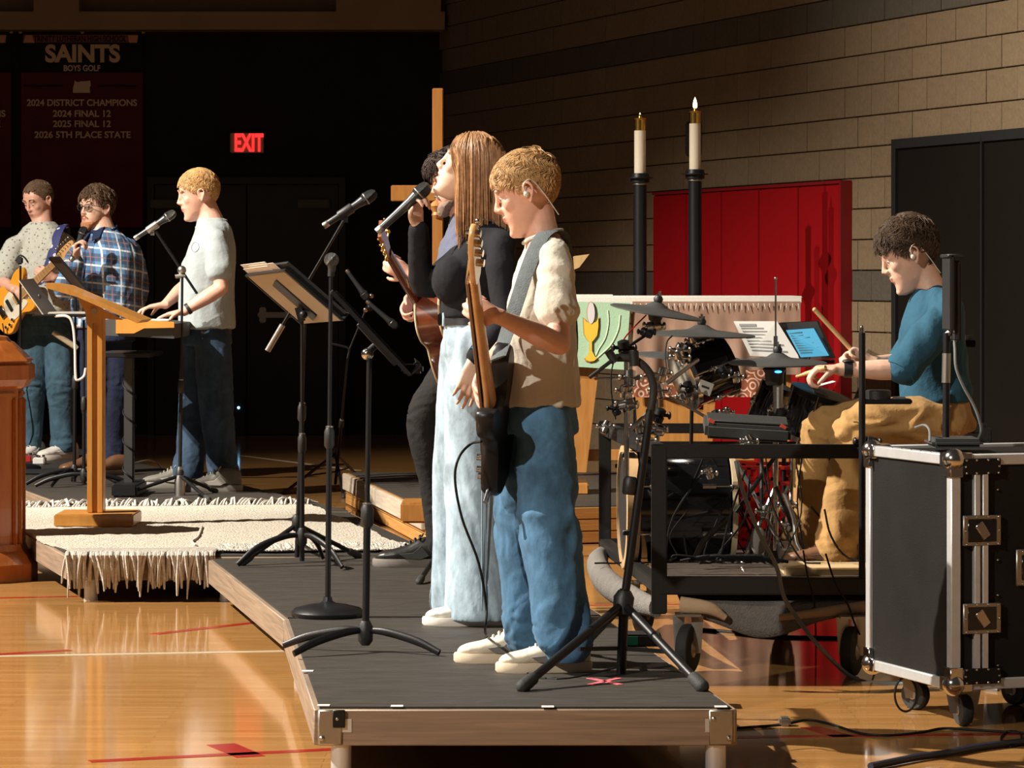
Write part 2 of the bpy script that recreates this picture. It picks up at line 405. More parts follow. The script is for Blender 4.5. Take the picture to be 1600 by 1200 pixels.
# banners
NAVY = mat('navy_banner', (.006, .006, .010), .8, bump=.1, bscale=8); MAR = mat('maroon_banner', (.11, .008, .008), .8, bump=.1, bscale=5, var=.15, vscale=3)
CRM = mat('cream_print', (.82, .60, .40), .8); PNK = mat('ribbon_print', (.8, .42, .26), .8); RIB = mat('ribbon_maroon', (.30, .11, .10), .8)
def banner(xl, xr, label, lines, full):
    t = thing('banner', label, 'banner', V((BW((xl+xr)/2, 0).x, BY-.03, BW(0, 355).z)))
    def rect(x0, x1, y0, y1, d, m, nm, wav=0):
        a = BW(x0, y0, 0); c = BW(x1, y1, 0); b = B(); n = 24 if wav else 1; rows = []
        for i in range(n+1):
            x = a.x+(c.x-a.x)*i/n; yy = BY-d+wav*math.sin(i*.9)*.5
            rows.append([V((x, yy, a.z)), V((x, yy-.004, a.z)), V((x, yy-.004, c.z)), V((x, yy, c.z))])
        b.rings(rows); return part(b, nm, m, t, smooth=50)
    rect(xl, xr, 54, 114, .04, NAVY, 'upper_cloth'); rect(xl, xr, 114, 355, .04, MAR, 'lower_cloth', .008)
    rect(xl+4, xr-8, 55, 67, .052, RIB, 'ribbon')
    b = B()
    for x0, x1, x2, x3 in ((xl+2, xl+18, xl+14, xl+6), (xr-24, xr-8, xr-12, xr-20)):
        q = [BW(x0, 55, .058), BW(x1, 55, .058), BW(x2+2, 67, .058), BW(x3-2, 67, .058)] if x0 > (xl+xr)/2 else [BW(x0+4, 55, .058), BW(x1-2, 55, .058), BW(x1+2, 67, .058), BW(x0, 67, .058)]
        b = B(); b.prism(q, (0, -.003, 0)); part(b, 'ribbon_end', PNK, t)
    b = B(); b.cyl(BW(xl-2, 51, .03), BW(xr+2, 52, .03), .012); part(b, 'hanging_rod', BLK, t)
    b = B()
    for q in (xl-2, (xl+xr)/2, xr): b.box(BW(q, 50, .04), (.03, .03, .03), None, .005)
    part(b, 'hook', STL, t)
    for txt, px, py, h, sx, m in lines:
        text(txt, BW(px, py, .058), h*1.42/SB, m, t, off=.008 if h > 12 else .002, sx=sx, ext=.002)
    if full:
        pts = [(117, 125), (119, 128), (124, 128), (127, 127), (132, 127), (141, 126), (142, 133), (140, 137), (141, 145), (114, 145), (114, 138), (116, 131)]
        b = B(); b.prism([BW(x, y, .06) for x, y in pts], (0, -.003, 0)); part(b, 'state_outline', CRM, t, smooth=0)
        b = B()
        for x0, x1 in ((38, 100), (155, 214)): b.box((BW((x0+x1)/2, 0).x, BY-.058, BW(0, 135).z), ((x1-x0)/SB, .003, .012))
        part(b, 'stripe', NAVY, t)
banner(34, 224, 'dark championship banner reading SAINTS on the back wall', [('TRINITY LUTHERAN HIGH SCHOOL', 125, 61, 9, .70, mat('ribbon_text', (.015, .008, .012), .8)), ('SAINTS', 129, 85, 26, .98, CRM), ('BOYS GOLF', 128, 107, 9, .86, CRM),
    ('2024 DISTRICT CHAMPIONS', 128, 161, 10, .97, CRM), ('2024 FINAL 12', 128, 178, 10, 1.03, CRM), ('2025 FINAL 12', 128, 194, 10, 1.03, CRM), ('2026 5TH PLACE STATE', 129, 211, 10, 1.02, CRM)], True)
banner(-172, 18, 'dark banner mostly cut off by the left edge of the picture', [('2024 CHAMPIONS', -50, 178, 10, 1.03, CRM), ('2025 STATE', -37, 194, 10, 1.03, CRM)], False)
# small device with blue LED on the floor by the back doors
p = BW(373, 637, .2); b = B(); b.box((p.x, p.y+.03, p.z/2+.03), (.12, .08, p.z+.06), None, .01)
t = thing('floor_monitor', 'small black box with a blue pilot light before the back doors', 'electronics', (p.x, p.y, 0)); part(b, 'housing', BLKP, t)
b = B(); b.ell((p.x, p.y-.015, p.z), (.012, .006, .012)); part(b, 'pilot_light', mat('blue_led', (.1, .4, 1), .3, emit=(.2, .6, 1), es=6), t)
# ---------------------------------------------------------------- risers
DECK = mat('charcoal_deck', (.042, .036, .030), .6, spec=.3, bump=.25, bscale=20, var=.35, vscale=5, stretch=(1, 5, 1)); 
FAS = wood('weathered_fascia', (.30, .215, .145), (.17, .125, .09), .55, 4, (.15, .15, 4), 0, .3)
FAS2 = wood('pine_step', (.55, .30, .10), (.40, .19, .055), .4, 4, (.15, .15, 4), .1, .2)
def riser(label, pts, legs, fas=FAS, solid=False, seams=()):
    P = [G(x, y, ST) for x, y in pts]; c = sum(P, V())/len(P)
    t = thing('stage_riser', label, 'stage riser', (c.x, c.y, 0))
    b = B(); b.prism([p+(c-p).normalized()*.012+V((0, 0, -.018)) for p in P], (0, 0, .018)); part(b, 'deck_panel', DECK, t)
    for i in range(len(P)):
        a, d = P[i], P[(i+1) % len(P)]; h = .19 if solid else .105
        n = 3 if solid else 1
        for k in range(n):
            b = B(); hh = h/n; b.bar(a+V((0, 0, -.004-hh*(k+.5))), d+V((0, 0, -.004-hh*(k+.5))), .024, hh-.004, bev=.003); part(b, 'fascia_board', fas, t)
    if not solid:
        for x, y in legs:
            q = G(x, y, 0); b = B(); b.cyl((q.x, q.y, .0), (q.x, q.y, .15), .029, n=20); b.cyl((q.x, q.y, 0), (q.x, q.y, .012), .031, n=20); b.box((q.x, q.y, .15), (.075, .075, .05), None, .006); part(b, 'leg', ALU, t)
    return t, P
rF, PF = riser('charcoal stage riser nearest the camera, under the boy playing bass', [(497, 1105), (1145, 1105), (941, 963), (449, 966)], [(533, 1214), (1118, 1214), (472, 1052)])
r2, P2 = riser('charcoal stage riser set at an angle under the singing woman', [(330, 873), (448, 965), (940, 961), (900, 936), (800, 862), (560, 869)], [(354, 939), (900, 1000)])
rR, PR = riser('stage riser mostly covered by the cream fringed rug', [(33, 826), (108, 868), (690, 868), (545, 800), (-60, 798)], [(142, 938), (0, 905)])
rK, PK = riser('charcoal stage riser under the keyboard player and two men', [(-160, 692), (131, 798), (545, 798), (372, 756), (205, 721), (120, 700)], [(300, 860)])
rA, PA = riser('grey topped riser with pine plank sides under the altar', [(543, 738), (668, 797), (1010, 789), (1480, 789), (1325, 736)], [], FAS2, True)
# lighter end fascia on the altar riser
b = B(); a, d = PA[0], PA[1]; nrm = unit((d-a).cross(V((0, 0, 1)))); nrm = -nrm if nrm.y > 0 else nrm
b.bar(a+nrm*.02+V((0, 0, -.055)), d+nrm*.02+V((0, 0, -.055)), .024, .1, bev=.004); part(b, 'end_board', wood('pale_board', (.5, .43, .34), (.36, .3, .23), .6, 4, (.15, .15, 4), 0), rA, label='pale weathered end board')
for p, q in ((PF[0], 1), (PF[1], -1)):
    b = B(); b.box(p+V((q*.035, -.014, -.055)), (.065, .012, .098), None, .003); b.box(p+V((-q*.004, .05, -.055)), (.01, .1, .09), None, .003); b.ell(p+V((q*.012, -.022, -.085)), (.008, .008, .008)); b.ell(p+V((q*.055, -.022, -.03)), (.006, .006, .006))
    part(b, 'corner_bracket', STL, rF)
b = B(); b.box(PF[0]+V((.06, -.021, -.03)), (.035, .008, .05), None, .002); part(b, 'latch', BLK, rF)
for i, (x, y) in enumerate(((480, 1050), (856, 1106), (1127, 1106), (505, 1104), (620, 1105))):
    q = G(x, y, ST); b = B(); b.box(q+V((0, .02, .001)), (.035, .03, .002)); part(b, 'tape_mark', WHT, rF)
q = G(945, 1065, ST); b = B()
for s in (-1, 1): b.bar(q+V((-.045, s*.08, .0012)), q+V((.045, -s*.08, .0012)), .02, .0012)
single(b, 'tape_cross', mat('pink_tape', (.8, .14, .17), .6), 'pink tape cross stuck on the front stage riser', 'tape', q)
# rug
RUGM = mat('cream_wool', (.45, .405, .335), .95, bump=.9, bscale=90, var=.16, vscale=40, stretch=(1, .5, 1))
q = [G(112, 864, ST), G(640, 860, ST), G(484, 791, ST), (G(-60, 797, ST))]
t = thing('fringed_rug', 'cream woven rug with long fringe on the riser under lectern', 'rug', (q[0].x+.5, q[0].y+1, ST))
b = B(); nx, ny = 60, 70; rows = []
def rugp(u, v):
    p = (q[0]*(1-u)+q[1]*u)*(1-v)+(q[3]*(1-u)+q[2]*u)*v
    return p+V((.012*math.sin(v*23), .012*math.sin(u*19)+.006*math.sin(u*71), .0))
vs = []; fs = []
for j in range(ny+1):
    for i in range(nx+1):
        p = rugp(i/nx, j/ny); vs.append(p+V((0, 0, .012+.003*math.sin(i*1.7+j*.6)*math.sin(j*2.1))))
for j in range(ny):
    for i in range(nx): a = j*(nx+1)+i; fs.append((a, a+1, a+nx+2, a+nx+1))
o = len(vs); edge = [i for i in range(nx+1)]+[j*(nx+1)+nx for j in range(1, ny+1)]+[ny*(nx+1)+i for i in range(nx-1, -1, -1)]+[j*(nx+1) for j in range(ny-1, 0, -1)]
for e in edge: vs.append(vs[e]-V((0, 0, .014)))
m = len(edge)
for i in range(m): fs.append((edge[i], edge[(i+1) % m], o+(i+1) % m, o+i))
fs.append(tuple(o+i for i in range(m))); b.add(vs, fs); part(b, 'woven_field', RUGM, t, smooth=60)
FR = mat('wool_fringe', (.48, .44, .385), .95, bump=.6, bscale=150, var=.2, vscale=60)
random.seed(5); b = B()
for i in range(230):
    u = (i+random.uniform(-.3, .3))/229*.985; p = rugp(max(0, min(1, u)), 0)+V((0, 0, .012)); r = random.uniform(.006, .010)
    if p.x < G(335, 868, ST).x:
        edgeY = G(200, 868, ST).y-.02; L = random.uniform(.10, .155) if random.random() > .12 else random.uniform(.15, .2); sx = random.uniform(-.035, .035)
        y1 = edgeY-random.uniform(.01, .035); z = p.z
        b.tube([p+V((0, .02, 0)), V((p.x+sx*.2, y1+.012, z+.004)), V((p.x+sx*.5, y1-.008, z-.03)), V((p.x+sx*.8, y1-.004, z-L*.6)), V((p.x+sx, y1+.003, z-L))], [r, r, r, r*.9, r*.5], 5, 2)
    else:
        for s in range(2):
            sx = random.uniform(-.05, .05); b.tube([p+V((0, .02, 0)), p+V((sx*.5, -.03, .012+random.uniform(0, .012))), p+V((sx, -.07, .004)), p+V((sx*.6+random.uniform(-.03, .03), -.1, .002))], [r, r, r*.9, r*.5], 5, 2)
for i in range(110):
    u = (i+random.uniform(-.3, .3))/109; p = rugp(max(0, min(1, u)), 1)+V((0, 0, .01)); r = random.uniform(.006, .01); sx = random.uniform(-.08, .08)
    b.tube([p-V((0, .02, 0)), p+V((sx*.4, .05, .016+random.uniform(0, .02))), p+V((sx, .1, .012)), p+V((sx*1.5, .13, .002))], [r, r, r, r*.5], 5, 2)
part(b, 'fringe', FR, t, kind='stuff')
b = B(); pp = [G(315, 828, ST), G(312, 838, ST), G(308, 846, ST), G(300, 852, ST), G(306, 858, ST)]; b.tube([p+V((0, 0, .016)) for p in pp], .007, 6); part(b, 'loose_yarn', FR, t)
# ---------------------------------------------------------------- people
def headM(c, yaw, pitch, roll=0, s=1.0):
    return Matrix.Translation(V(c)) @ Matrix.Rotation(math.radians(yaw), 4, 'Z') @ Matrix.Rotation(math.radians(pitch), 4, 'Y') @ Matrix.Rotation(math.radians(roll), 4, 'X') @ Matrix.Scale(s, 4)
HC = V((-.014, 0, .03)); HR = (.093, .074, .087)
def head_soup(b, M, jaw=1.0, nose=1.0, mouth=0.0):
    b.M = M; side = V((0, 1, 0)); fw = V((1, 0, 0))
    b.ell(HC, HR, nu=28, nv=20)
    rows = [(-.118, .060, .014, .012), (-.110, .075, .0, .026), (-.095, .081, -.012, .036), (-.075, .079, -.03, .048), (-.052, .083, -.05, .055), (-.028, .081, -.055, .061), (-.005, .076, -.06, .064), (.02, .077, -.06, .0665), (.038, .083, -.06, .067), (.06, .080, -.06, .064), (.08, .068, -.05, .055)]
    b.loft([(V(((xf+xb)/2, 0, z)), wd*(jaw if z < 0 else 1), (xf-xb)/2) for z, xf, xb, wd in rows], side, fw, 30, 2)
    b.limb([(.080, 0, .034), (.086, 0, .010), (.0945*nose, 0, -.010), (.0985*nose, 0, -.0185)], [.0075, .007, .008, .0085], 10, 3)
    b.limb([(.094, 0, -.022), (.084, 0, -.032)], [.008, .007], 8, 2)
    for s in (-1, 1):
        b.ell((.0885, s*.0105, -.0225), (.010, .006, .0075), nu=10, nv=8)
        b.ell((.0795, s*.029, .034), (.0085, .022, .0075), nu=12, nv=8)
        b.ell((.053, s*.038, -.012), (.023, .019, .024), nu=12, nv=8)
        b.ell((.069, s*.0305, .0165), (.0115, .0165, .0065), nu=12, nv=8)
        b.ell((.068, s*.0305, .003), (.0095, .015, .005), nu=12, nv=8)
        # ear
        pts = [(-.003, s*.074, -.022), (.003, s*.078, -.010), (.006, s*.077, .006), (.004, s*.080, .022), (-.008, s*.087, .030), (-.020, s*.090, .022), (-.022, s*.089, .006), (-.014, s*.084, -.012), (-.006, s*.079, -.026)]
        b.limb(pts, [.0045, .004, .004, .0045, .005, .005, .005, .005, .006], 8, 3)
        b.ell((-.008, s*.077, .0), (.011, .005, .02), nu=10, nv=8)
    b.ell((.0815, 0, -.0465+mouth*.3), (.0095, .021, .0058), nu=14, nv=8)
    b.ell((.0795, 0, -.0585-mouth), (.0095, .0185, .0068), nu=14, nv=8)
    b.ell((.070, 0, -.100), (.016, .020, .014), nu=12, nv=8)
    b.M = None
def hand(b, wr, d, n, s, curl=(50, 60, 40), k=1.0, spread=.06, thumb=(.7, .7, .35), fan=0):
    d = unit(d); n = unit(V(n)-d*d.dot(V(n))); sd = n.cross(d) if s > 0 else d.cross(n); sd.normalize()
    w0 = V(wr); b.loft([(w0-d*.02*k, .026*k, .019*k), (w0+d*.01*k, .027*k, .018*k), (w0+d*.045*k, .037*k, .015*k), (w0+d*.078*k, .040*k, .0125*k), (w0+d*.090*k, .036*k, .009*k)], sd, n, 16, 2)
    for i in range(4):
        o = (.0305-.0203*i)*k; p = w0+d*((.084, .090, .086, .076)[i])*k+sd*o
        dd = unit(d+sd*(1.5-i)*spread*(1+fan)); L = (.95, 1.06, 1.0, .80)[i]*k; a = 0; pts = [p-d*.03*k, p]
        for seg, (ln, c) in enumerate(zip((.042, .027, .021), curl)):
            a += math.radians(c*(1+.06*(i-1)))
            p = p+(dd*math.cos(a)+n*math.sin(a))*ln*L; pts.append(p)
        b.limb(pts, [.0088*k, .0092*k, .0085*k, .0078*k, .0066*k], 8, 2)
    p = w0+d*.022*k+sd*.024*k; td = unit(sd*thumb[0]+d*thumb[1]+n*thumb[2]); pts = [p, p+td*.036*k]; td2 = unit(td+n*.5+d*.3); pts.append(pts[-1]+td2*.03*k); td3 = unit(td2+n*.3+d*.2-sd*.25); pts.append(pts[-1]+td3*.022*k)
    b.limb(pts, [.015*k, .0115*k, .0098*k, .0075*k], 8, 2)
    return w0+d*.085*k+n*.028*k
def shoe(par, p, yaw, z0, mats, laces=True, k=1.0, name='shoe', label=None, pant=0, wd=1.0):
    # p = ankle point above the heel
    R = Matrix.Translation((p.x, p.y, z0)) @ Matrix.Rotation(math.radians(yaw), 4, 'Z') @ Matrix.Scale(k, 4); b = B(); b.M = R
    b.loft([(V((x, 0, .022+h/2)), w*wd, h/2) for x, w, h in ((-.078, .016, .05), (-.072, .028, .075), (-.04, .037, .088), (.0, .038, .092), (.04, .039, .085), (.08, .043, .062), (.13, .047, .046), (.17, .042, .038), (.195, .028, .028), (.205, .012, .016))], V((0, 1, 0)), V((0, 0, 1)), 20, 2)
    b.M = None
    me = remesh(b, .005, 3); s = put(me, name, mats[0], par, label)
    b = B(); b.M = R; out = [(-.085, 0), (-.08, .022), (-.05, .037), (0, .036), (.05, .040), (.10, .049), (.15, .050), (.19, .037), (.213, .014), (.216, 0)]
    poly = [V((x, y*wd, 0)) for x, y in out]+[V((x, -y*wd, 0)) for x, y in out[-2:0:-1]]
    b.rings([[V((q.x*.98, q.y*.96, 0)) for q in poly], [V((q.x, q.y, .006)) for q in poly], [V((q.x, q.y, .026)) for q in poly], [V((q.x*.985, q.y*.97, .031)) for q in poly]])
    part(b, 'sole', mats[1], s, smooth=35)
    if laces:
        b = B(); b.M = R
        for i in range(6):
            x = .035+i*.018; z = .022+.088-.0105*i; b.tube([(x+.004, -.026, z-.014), (x, -.012, z+.004), (x+.004, .012, z+.005), (x, .026, z-.012)], .0032, 6, 3)
        for s2 in (-1, 1): b.tube([(.03, 0, .112), (.025, s2*.02, .122), (.04, s2*.034, .105), (.035, s2*.012, .11)], .0028, 5, 3)
        part(b, 'laces', mats[2], s)
        for s2 in (-1, 1): b = B(); b.M = R; b.prism([(.0, s2*.037, .045), (.03, s2*.0405, .032), (.085, s2*.045, .034), (.11, s2*.046, .05), (.06, s2*.041, .055), (.03, s2*.039, .08)], (0, s2*.004, -.001)); part(b, 'side_panel', mats[3] if len(mats) > 3 else mats[2], s)
    return s
def hairline(ph, kind):
    ph = abs(math.degrees(ph)); T = {'short': [(0, .078), (35, .072), (55, .045), (70, .012), (78, .008), (84, .03), (100, .032), (112, .0), (135, -.045), (180, -.062)],
        'receding': [(0, .086), (25, .094), (45, .085), (60, .05), (72, .010), (80, .010), (86, .03), (100, .032), (112, .0), (135, -.045), (180, -.062)],
        'long': [(0, .074), (35, .070), (55, .05), (75, .0), (95, -.03), (120, -.06), (180, -.08)]}[kind]
    for (a, x), (c, y) in zip(T[:-1], T[1:]):
        if ph <= c: return x+(y-x)*(ph-a)/(c-a)
    return T[-1][1]
def hair_short(par, M, m, kind='short', n=900, L=.05, lift=.25, thick=.012, fringe=0, seed=1, side_short=.5, wave=0, r0=.0017, flow=None, top=.0):
    rg = random.Random(seed); b = B(); b.M = M; Rr = [q+.003 for q in HR]
    NU, NV = 64, 40; vs = []; keep = {}
    def th(p):
        zz = max(0, min(1, (p.z-.0)/.11)); return thick*(side_short+(1-side_short)*zz)+top*max(0, min(1, (p.z-.06)/.05))
    def surf(ph, el, t):
        dirn = V((math.cos(el)*math.cos(ph), math.cos(el)*math.sin(ph), math.sin(el)))
        p = V((dirn.x*Rr[0], dirn.y*Rr[1], dirn.z*Rr[2])); nn = unit(V((dirn.x/Rr[0], dirn.y/Rr[1], dirn.z/Rr[2])))
        return HC+p, nn
    for i in range(NU):
        ph = -math.pi+2*math.pi*i/NU
        zl = hairline(ph, kind)
        elmin = math.asin(max(-1, min(1, (zl-HC.z)/Rr[2])))
        for j in range(NV+1):
            el = elmin+(math.pi/2-.01-elmin)*j/NV; p, nn = surf(ph, el, 0); t = th(p)*min(1, .25+j/5); vs.append(p+nn*t*(1+.12*math.sin(ph*23+j*.8+3*math.sin(j*.5+seed)))-nn*(.012 if j == 0 else 0))
    fs = []
    for i in range(NU):
        for j in range(NV):
            a = i*(NV+1)+j; c = ((i+1) % NU)*(NV+1)+j; fs.append((a, c, c+1, a+1))
    fs.append([i*(NV+1)+NV for i in range(NU)]); fs.append([i*(NV+1) for i in range(NU)][::-1])
    b.add(vs, fs)
    crown = HC+V((-.045, .01, .09))
    for i in range(int(n*1.9)):
        ph = rg.uniform(-math.pi, math.pi); zl = hairline(ph, kind); e0 = math.asin(max(-1, min(1, (zl+.003-HC.z)/Rr[2])))
        s1 = rg.random(); el = math.asin(math.sin(e0)+(1-math.sin(e0))*s1); p, nn = surf(ph, el, 0); t = th(p)
        p = p+nn*t*.6; d = p-crown; d = unit(d-nn*d.dot(nn)) if d.length > .01 else V((1, 0, 0))
        if flow: d = unit(d+V(flow)*(.3+max(0, (p.z-.03)*9)))
        topness = max(0, min(1, (p.z-.02)/.08)); LL = L*(.35+.65*topness)*rg.uniform(.7, 1.15)
        if fringe and abs(ph) < .9 and el < e0+.6: LL += fringe*rg.random()
        pts = [p-nn*.004]; q = p.copy(); tw = .38*math.sin(ph*6+el*7+seed)+rg.uniform(-.14, .14)
        for k in range(5):
            pn = unit(V(((q-HC).x/Rr[0]**2, (q-HC).y/Rr[1]**2, (q-HC).z/Rr[2]**2)))
            dd = unit(d-pn*d.dot(pn)+pn*(lift*(1-k*.32))+pn.cross(d)*tw*(1+wave*math.sin(k*2+i)))
            q = q+dd*LL/5
            e = math.sqrt(sum((((q-HC)[a])/(Rr[a]+t*.55))**2 for a in range(3)))
            if e < 1 and q.z > -.05: q = HC+(q-HC)/e
            pts.append(q.copy()); d = dd
        r = r0*rg.uniform(.7, 1.4); b.tube(pts, [r*1.2, r*1.3, r, r*.7, r*.25], 4, 1)
    b.M = None
    return part(b, 'hair', m, par, smooth=70)
def hair_mat(name, c, rough=.62):
    m = mat(name, c, rough, var=.5, vscale=90, spec=.28); return m
def eyes(par, M, closed=.0, look=(0, 0), brow=None, iris=EYED):
    for s in (-1, 1):
        b = B(); b.M = M; c = V((.0685, s*.0305, .010)); b.ell(c, (.0105, .0112, .0108), nu=16, nv=12); e = part(b, 'eye', EYEW, par)
        b = B(); b.M = M; dirn = unit((1, look[0], look[1])); b.lathe([(.0052, .0088), (.0045, .0102), (.001, .0112)], c, dirn, 12); part(b, 'iris', iris, e)
        if brow:
            b = B(); b.M = M; b.tube([(.084, s*.013, .034), (.088, s*.026, .041), (.081, s*.042, .041), (.073, s*.052, .035)], [.0022, .0034, .003, .0012], 6, 3, flat=((0, 0, 1), .6)); part(b, 'eyebrow', brow, par)
def lips_idx(me, M):
    Mi = np.array(M.inverted()); p = coords(me); q = p @ Mi[:3, :3].T+Mi[:3, 3]
    v = (q[:, 0] > .074) & (np.abs(q[:, 1]) < .021*(1-.0*q[:, 0])) & (q[:, 2] < -.0435) & (q[:, 2] > -.0640) & ((np.abs(q[:, 1])/.0215)**2+((q[:, 2]+.053)/.0105)**2 < 1)
    idx = []
    for f in me.polygons: idx.append(1 if all(v[i] for i in f.vertices) else 0)
    return idx
PEOPLE = {}; PM = {}
def person(key, label, base, foot, head, torso, arms, legs, hands, skin, shirt, pants, yaw=180, vox=.005, shirt_vox=.007, sleeve=(.06, .055, .05), sl_end=(1.0, 1.0), leg_r=(.09, .07, .07), hem=None, zf=ST, body_extra=None, shirt_extra=None, pants_extra=None, sfold=.006, pfold=.006, neck_r=.052, jaw=1.0, nose=1.0, mouth=0, arm_r=1.0, shirt_mat_name='shirt', torso_k=.82, leg_slim=True, neck_off=0, pants_torso=2, pfreq=14, sfreq=13, leg_side=.09, pani=(.9, .9, 1.3)):
    J = lambda q: W(q[0], q[1], base+(q[2] if len(q) > 2 else 0))
    t = thing('person', label, 'person', (foot[0], foot[1], foot[2] if len(foot) > 2 else zf)); PEOPLE[key] = t
    a = math.radians(yaw); fw = V((math.cos(a), math.sin(a), 0)); sd = V((-math.sin(a), math.cos(a), 0))
    rows = [(J(r[:3]), r[3], r[4]) for r in torso]
    M = headM(J(head[0]), head[1], head[2], head[3], head[4])
    # body
    b = B(); b.loft([(c, A*torso_k, Bq*torso_k) for c, A, Bq in rows], sd, fw, 24, 3)
    head_soup(b, M, jaw, nose, mouth)
    nb = rows[-1][0]; nt = M @ V((-.022, 0, -.035)); b.limb([nb-V((0, 0, .03)), nb*.6+nt*.4, nt], [neck_r*1.25, neck_r, neck_r*.98], 18, 3)
    AP = []
    for i, (sh, el, wr) in enumerate(arms):
        S, E, Wt = J(sh), J(el), J(wr); AP.append((S, E, Wt)); k = arm_r
        b.limb([S, (S+E)/2, E], [.042*k, .043*k, .036*k], 14, 4); b.limb([E, E*.65+Wt*.35, Wt], [.037*k, .039*k, .0245*k], 14, 4)
        h = hands[i]; dd = V(h['d']) if 'd' in h else (Wt-E); hand(b, Wt, dd, h['n'], h['s'], h.get('curl', (50, 60, 40)), h.get('k', 1), h.get('spread', .06), h.get('thumb', (.7, .7, .35)))
    for L in legs:
        P = [J(q) for q in L]; b.limb(P, [.07, .05, .034], 12, 4)
    if body_extra: body_extra(b, J, fw, sd, M)
    me = remesh(b, vox, 4); body = put(me, 'body', [skin, LIPS], t, None, lips_idx(me, M))
    # shirt
    b = B(); n0 = 0
    b.loft(rows, sd, fw, 32, 4)
    for i, (S, E, Wt) in enumerate(AP):
        e = sl_end[i]; k = sleeve
        if e <= 1: b.limb([S, S*(1-e*.4)+E*e*.4, S*(1-e)+E*e], [k[0]*.80, k[0], k[1]], 16, 4)
        else: b.limb([S, S*.75+E*.25, (S+E)/2, E, E*(2-e)+Wt*(e-1)], [k[0]*.82, k[0], k[1], k[1]*.95, k[2]], 16, 4)
    b.limb([AP[0][0]+V((0, 0, .004)), rows[-2][0]-V((0, 0, .012)), AP[1][0]+V((0, 0, .004))], [sleeve[0]*.78, .058, sleeve[0]*.78], 16, 4)
    if shirt_extra: shirt_extra(b, J, fw, sd, rows)
    me = remesh(b, shirt_vox, 5)
    if sfold: folds(me, sfold, sfreq, len(key)*7+3, (1, 1, .75), True); folds(me, sfold*.4, sfreq*2.3, len(key)*3+8, (1, 1, .7), True)
    sh = put(me, shirt_mat_name, shirt, t)
    # trousers
    if pants:
        b = B(); r0 = rows[0][0]; LP = [[J(q) for q in L] for L in legs]
        pc = (LP[0][0]+LP[1][0])/2; 
        b.loft([(r0+V((0, 0, .10)), rows[0][1]*.80, rows[0][2]*.82), (r0+V((0, 0, .0)), rows[0][1]*.90, rows[0][2]*.90), (pc+V((0, 0, -.03)), rows[0][1]*.95, rows[0][2]*.92)], sd, fw, 28, 4)
        for li, P in enumerate(LP):
            rr = leg_r[li] if isinstance(leg_r[0], (tuple, list)) else leg_r
            P2 = [P[0]]+[P[0]*.5+P[1]*.5]+P[1:]; R2 = [rr[0]*.86, (rr[0]+rr[1])/2]+list(rr[1:])
            b.limb(P2, R2, 20, 5)
        if pants_extra: pants_extra(b, J, fw, sd)
        me = remesh(b, .008, 5)
        kn = [P[1].z for P in LP]; an = [P[-1].z for P in LP]; kz = sum(kn)/2; az = sum(an)/2
        wf = lambda p: .25+.9*np.exp(-((p[:, 2]-kz)/.12)**2)+1.3*np.exp(-((p[:, 2]-az-.03)/.10)**2)+.5*np.exp(-((p[:, 2]-r0.z+.12)/.1)**2)
        folds(me, pfold*.85, pfreq*.8, len(key)*5+1, pani, True, wf); folds(me, pfold*.22, pfreq*1.9, len(key)*4+2, pani, True, lambda p: .5+.5*wf(p))
        # flatten hem
        c = coords(me); zc = az-.03 if hem is None else hem; c[:, 2] = np.maximum(c[:, 2], zc+.0*c[:, 0]); setco(me, c)
        put(me, 'trousers', pants, t)
    PM[key] = (t, M, J, AP, fw, sd)
    return t, M, J, AP, fw, sd
def denim(name, c, dark=.6):
    m = mat(name, c, .85, bump=.3, bscale=30, var=.40, vscale=14, sheen=.05, spec=.2, stretch=(1, 1, .6)); return m
def cloth(name, c, var=.05, bump=.25, bs=60): return mat(name, c, .9, bump=bump, bscale=bs, var=var, vscale=10, sheen=.1 if sum(c) > .3 else 0, spec=.4 if sum(c) > .3 else .15)
def stitch(b, pts, r=.0022): b.tube(pts, r, 5, 4)
def snap_z(p, z): return V((p.x, p.y, z))
# ---- boy with bass
TEE = cloth('oatmeal_tee', (.52, .47, .385)); JN1 = denim('mid_blue_denim', (.055, .13, .22))
def boy_sh(b, J, fw, sd, rows):
    pass
t, M, J, AP, fw, sd = person('boy', 'boy in oatmeal t-shirt and blue jeans playing electric bass, looking down, nearest the camera', 10.38, (.05, 10.36), ((822, 303, 0), 180, 19, 0, 1.06),
    [(838, 632, 0, .156, .134), (840, 590, 0, .152, .124), (842, 540, 0, .148, .118), (847, 480, 0, .150, .098), (852, 420, 0, .150, .082), (854, 388, 0, .10, .062), (850, 370, 0, .056, .048)],
    [((866, 404, -.17), (874, 538, -.30), (778, 494, -.45)), ((845, 404, .16), (806, 530, .24), (757, 574, -.14))],
    [((850, 660, -.08), (858, 820, -.13), (874, 945, -.18), (882, 1006, -.19)), ((830, 660, .08), (820, 820, .06), (826, 930, .05), (830, 990, .05))],
    [dict(d=(-.75, .05, .25), n=(.25, .95, .2), s=-1, curl=(55, 70, 45), k=.95), dict(d=(-.28, -.45, -.80), n=(.8, -.3, -.1), s=1, curl=(30, 40, 30), k=1.0)],
    SKINR, TEE, JN1, yaw=183, vox=.0045, sleeve=(.060, .064, .06), sl_end=(.60, .60), leg_r=(.098, .088, .082, .074), hem=ST+.035, shirt_extra=boy_sh, sfold=.007, pfold=.012, neck_r=.047, arm_r=.92, jaw=.93, sfreq=9, pfreq=9)
HB = hair_mat('sandy_hair', (.40, .235, .10)); HBD = hair_mat('sandy_brow', (.2, .11, .05))
hair_short(t, M, HB, 'short', 1900, .046, .28, .006, .012, 2, .22, flow=(1.3, 0, .1), top=.004)
eyes(t, M, brow=HBD, look=(0, -.35))
earp = mat('clear_silicone', (.6, .55, .45), .2, spec=.7)
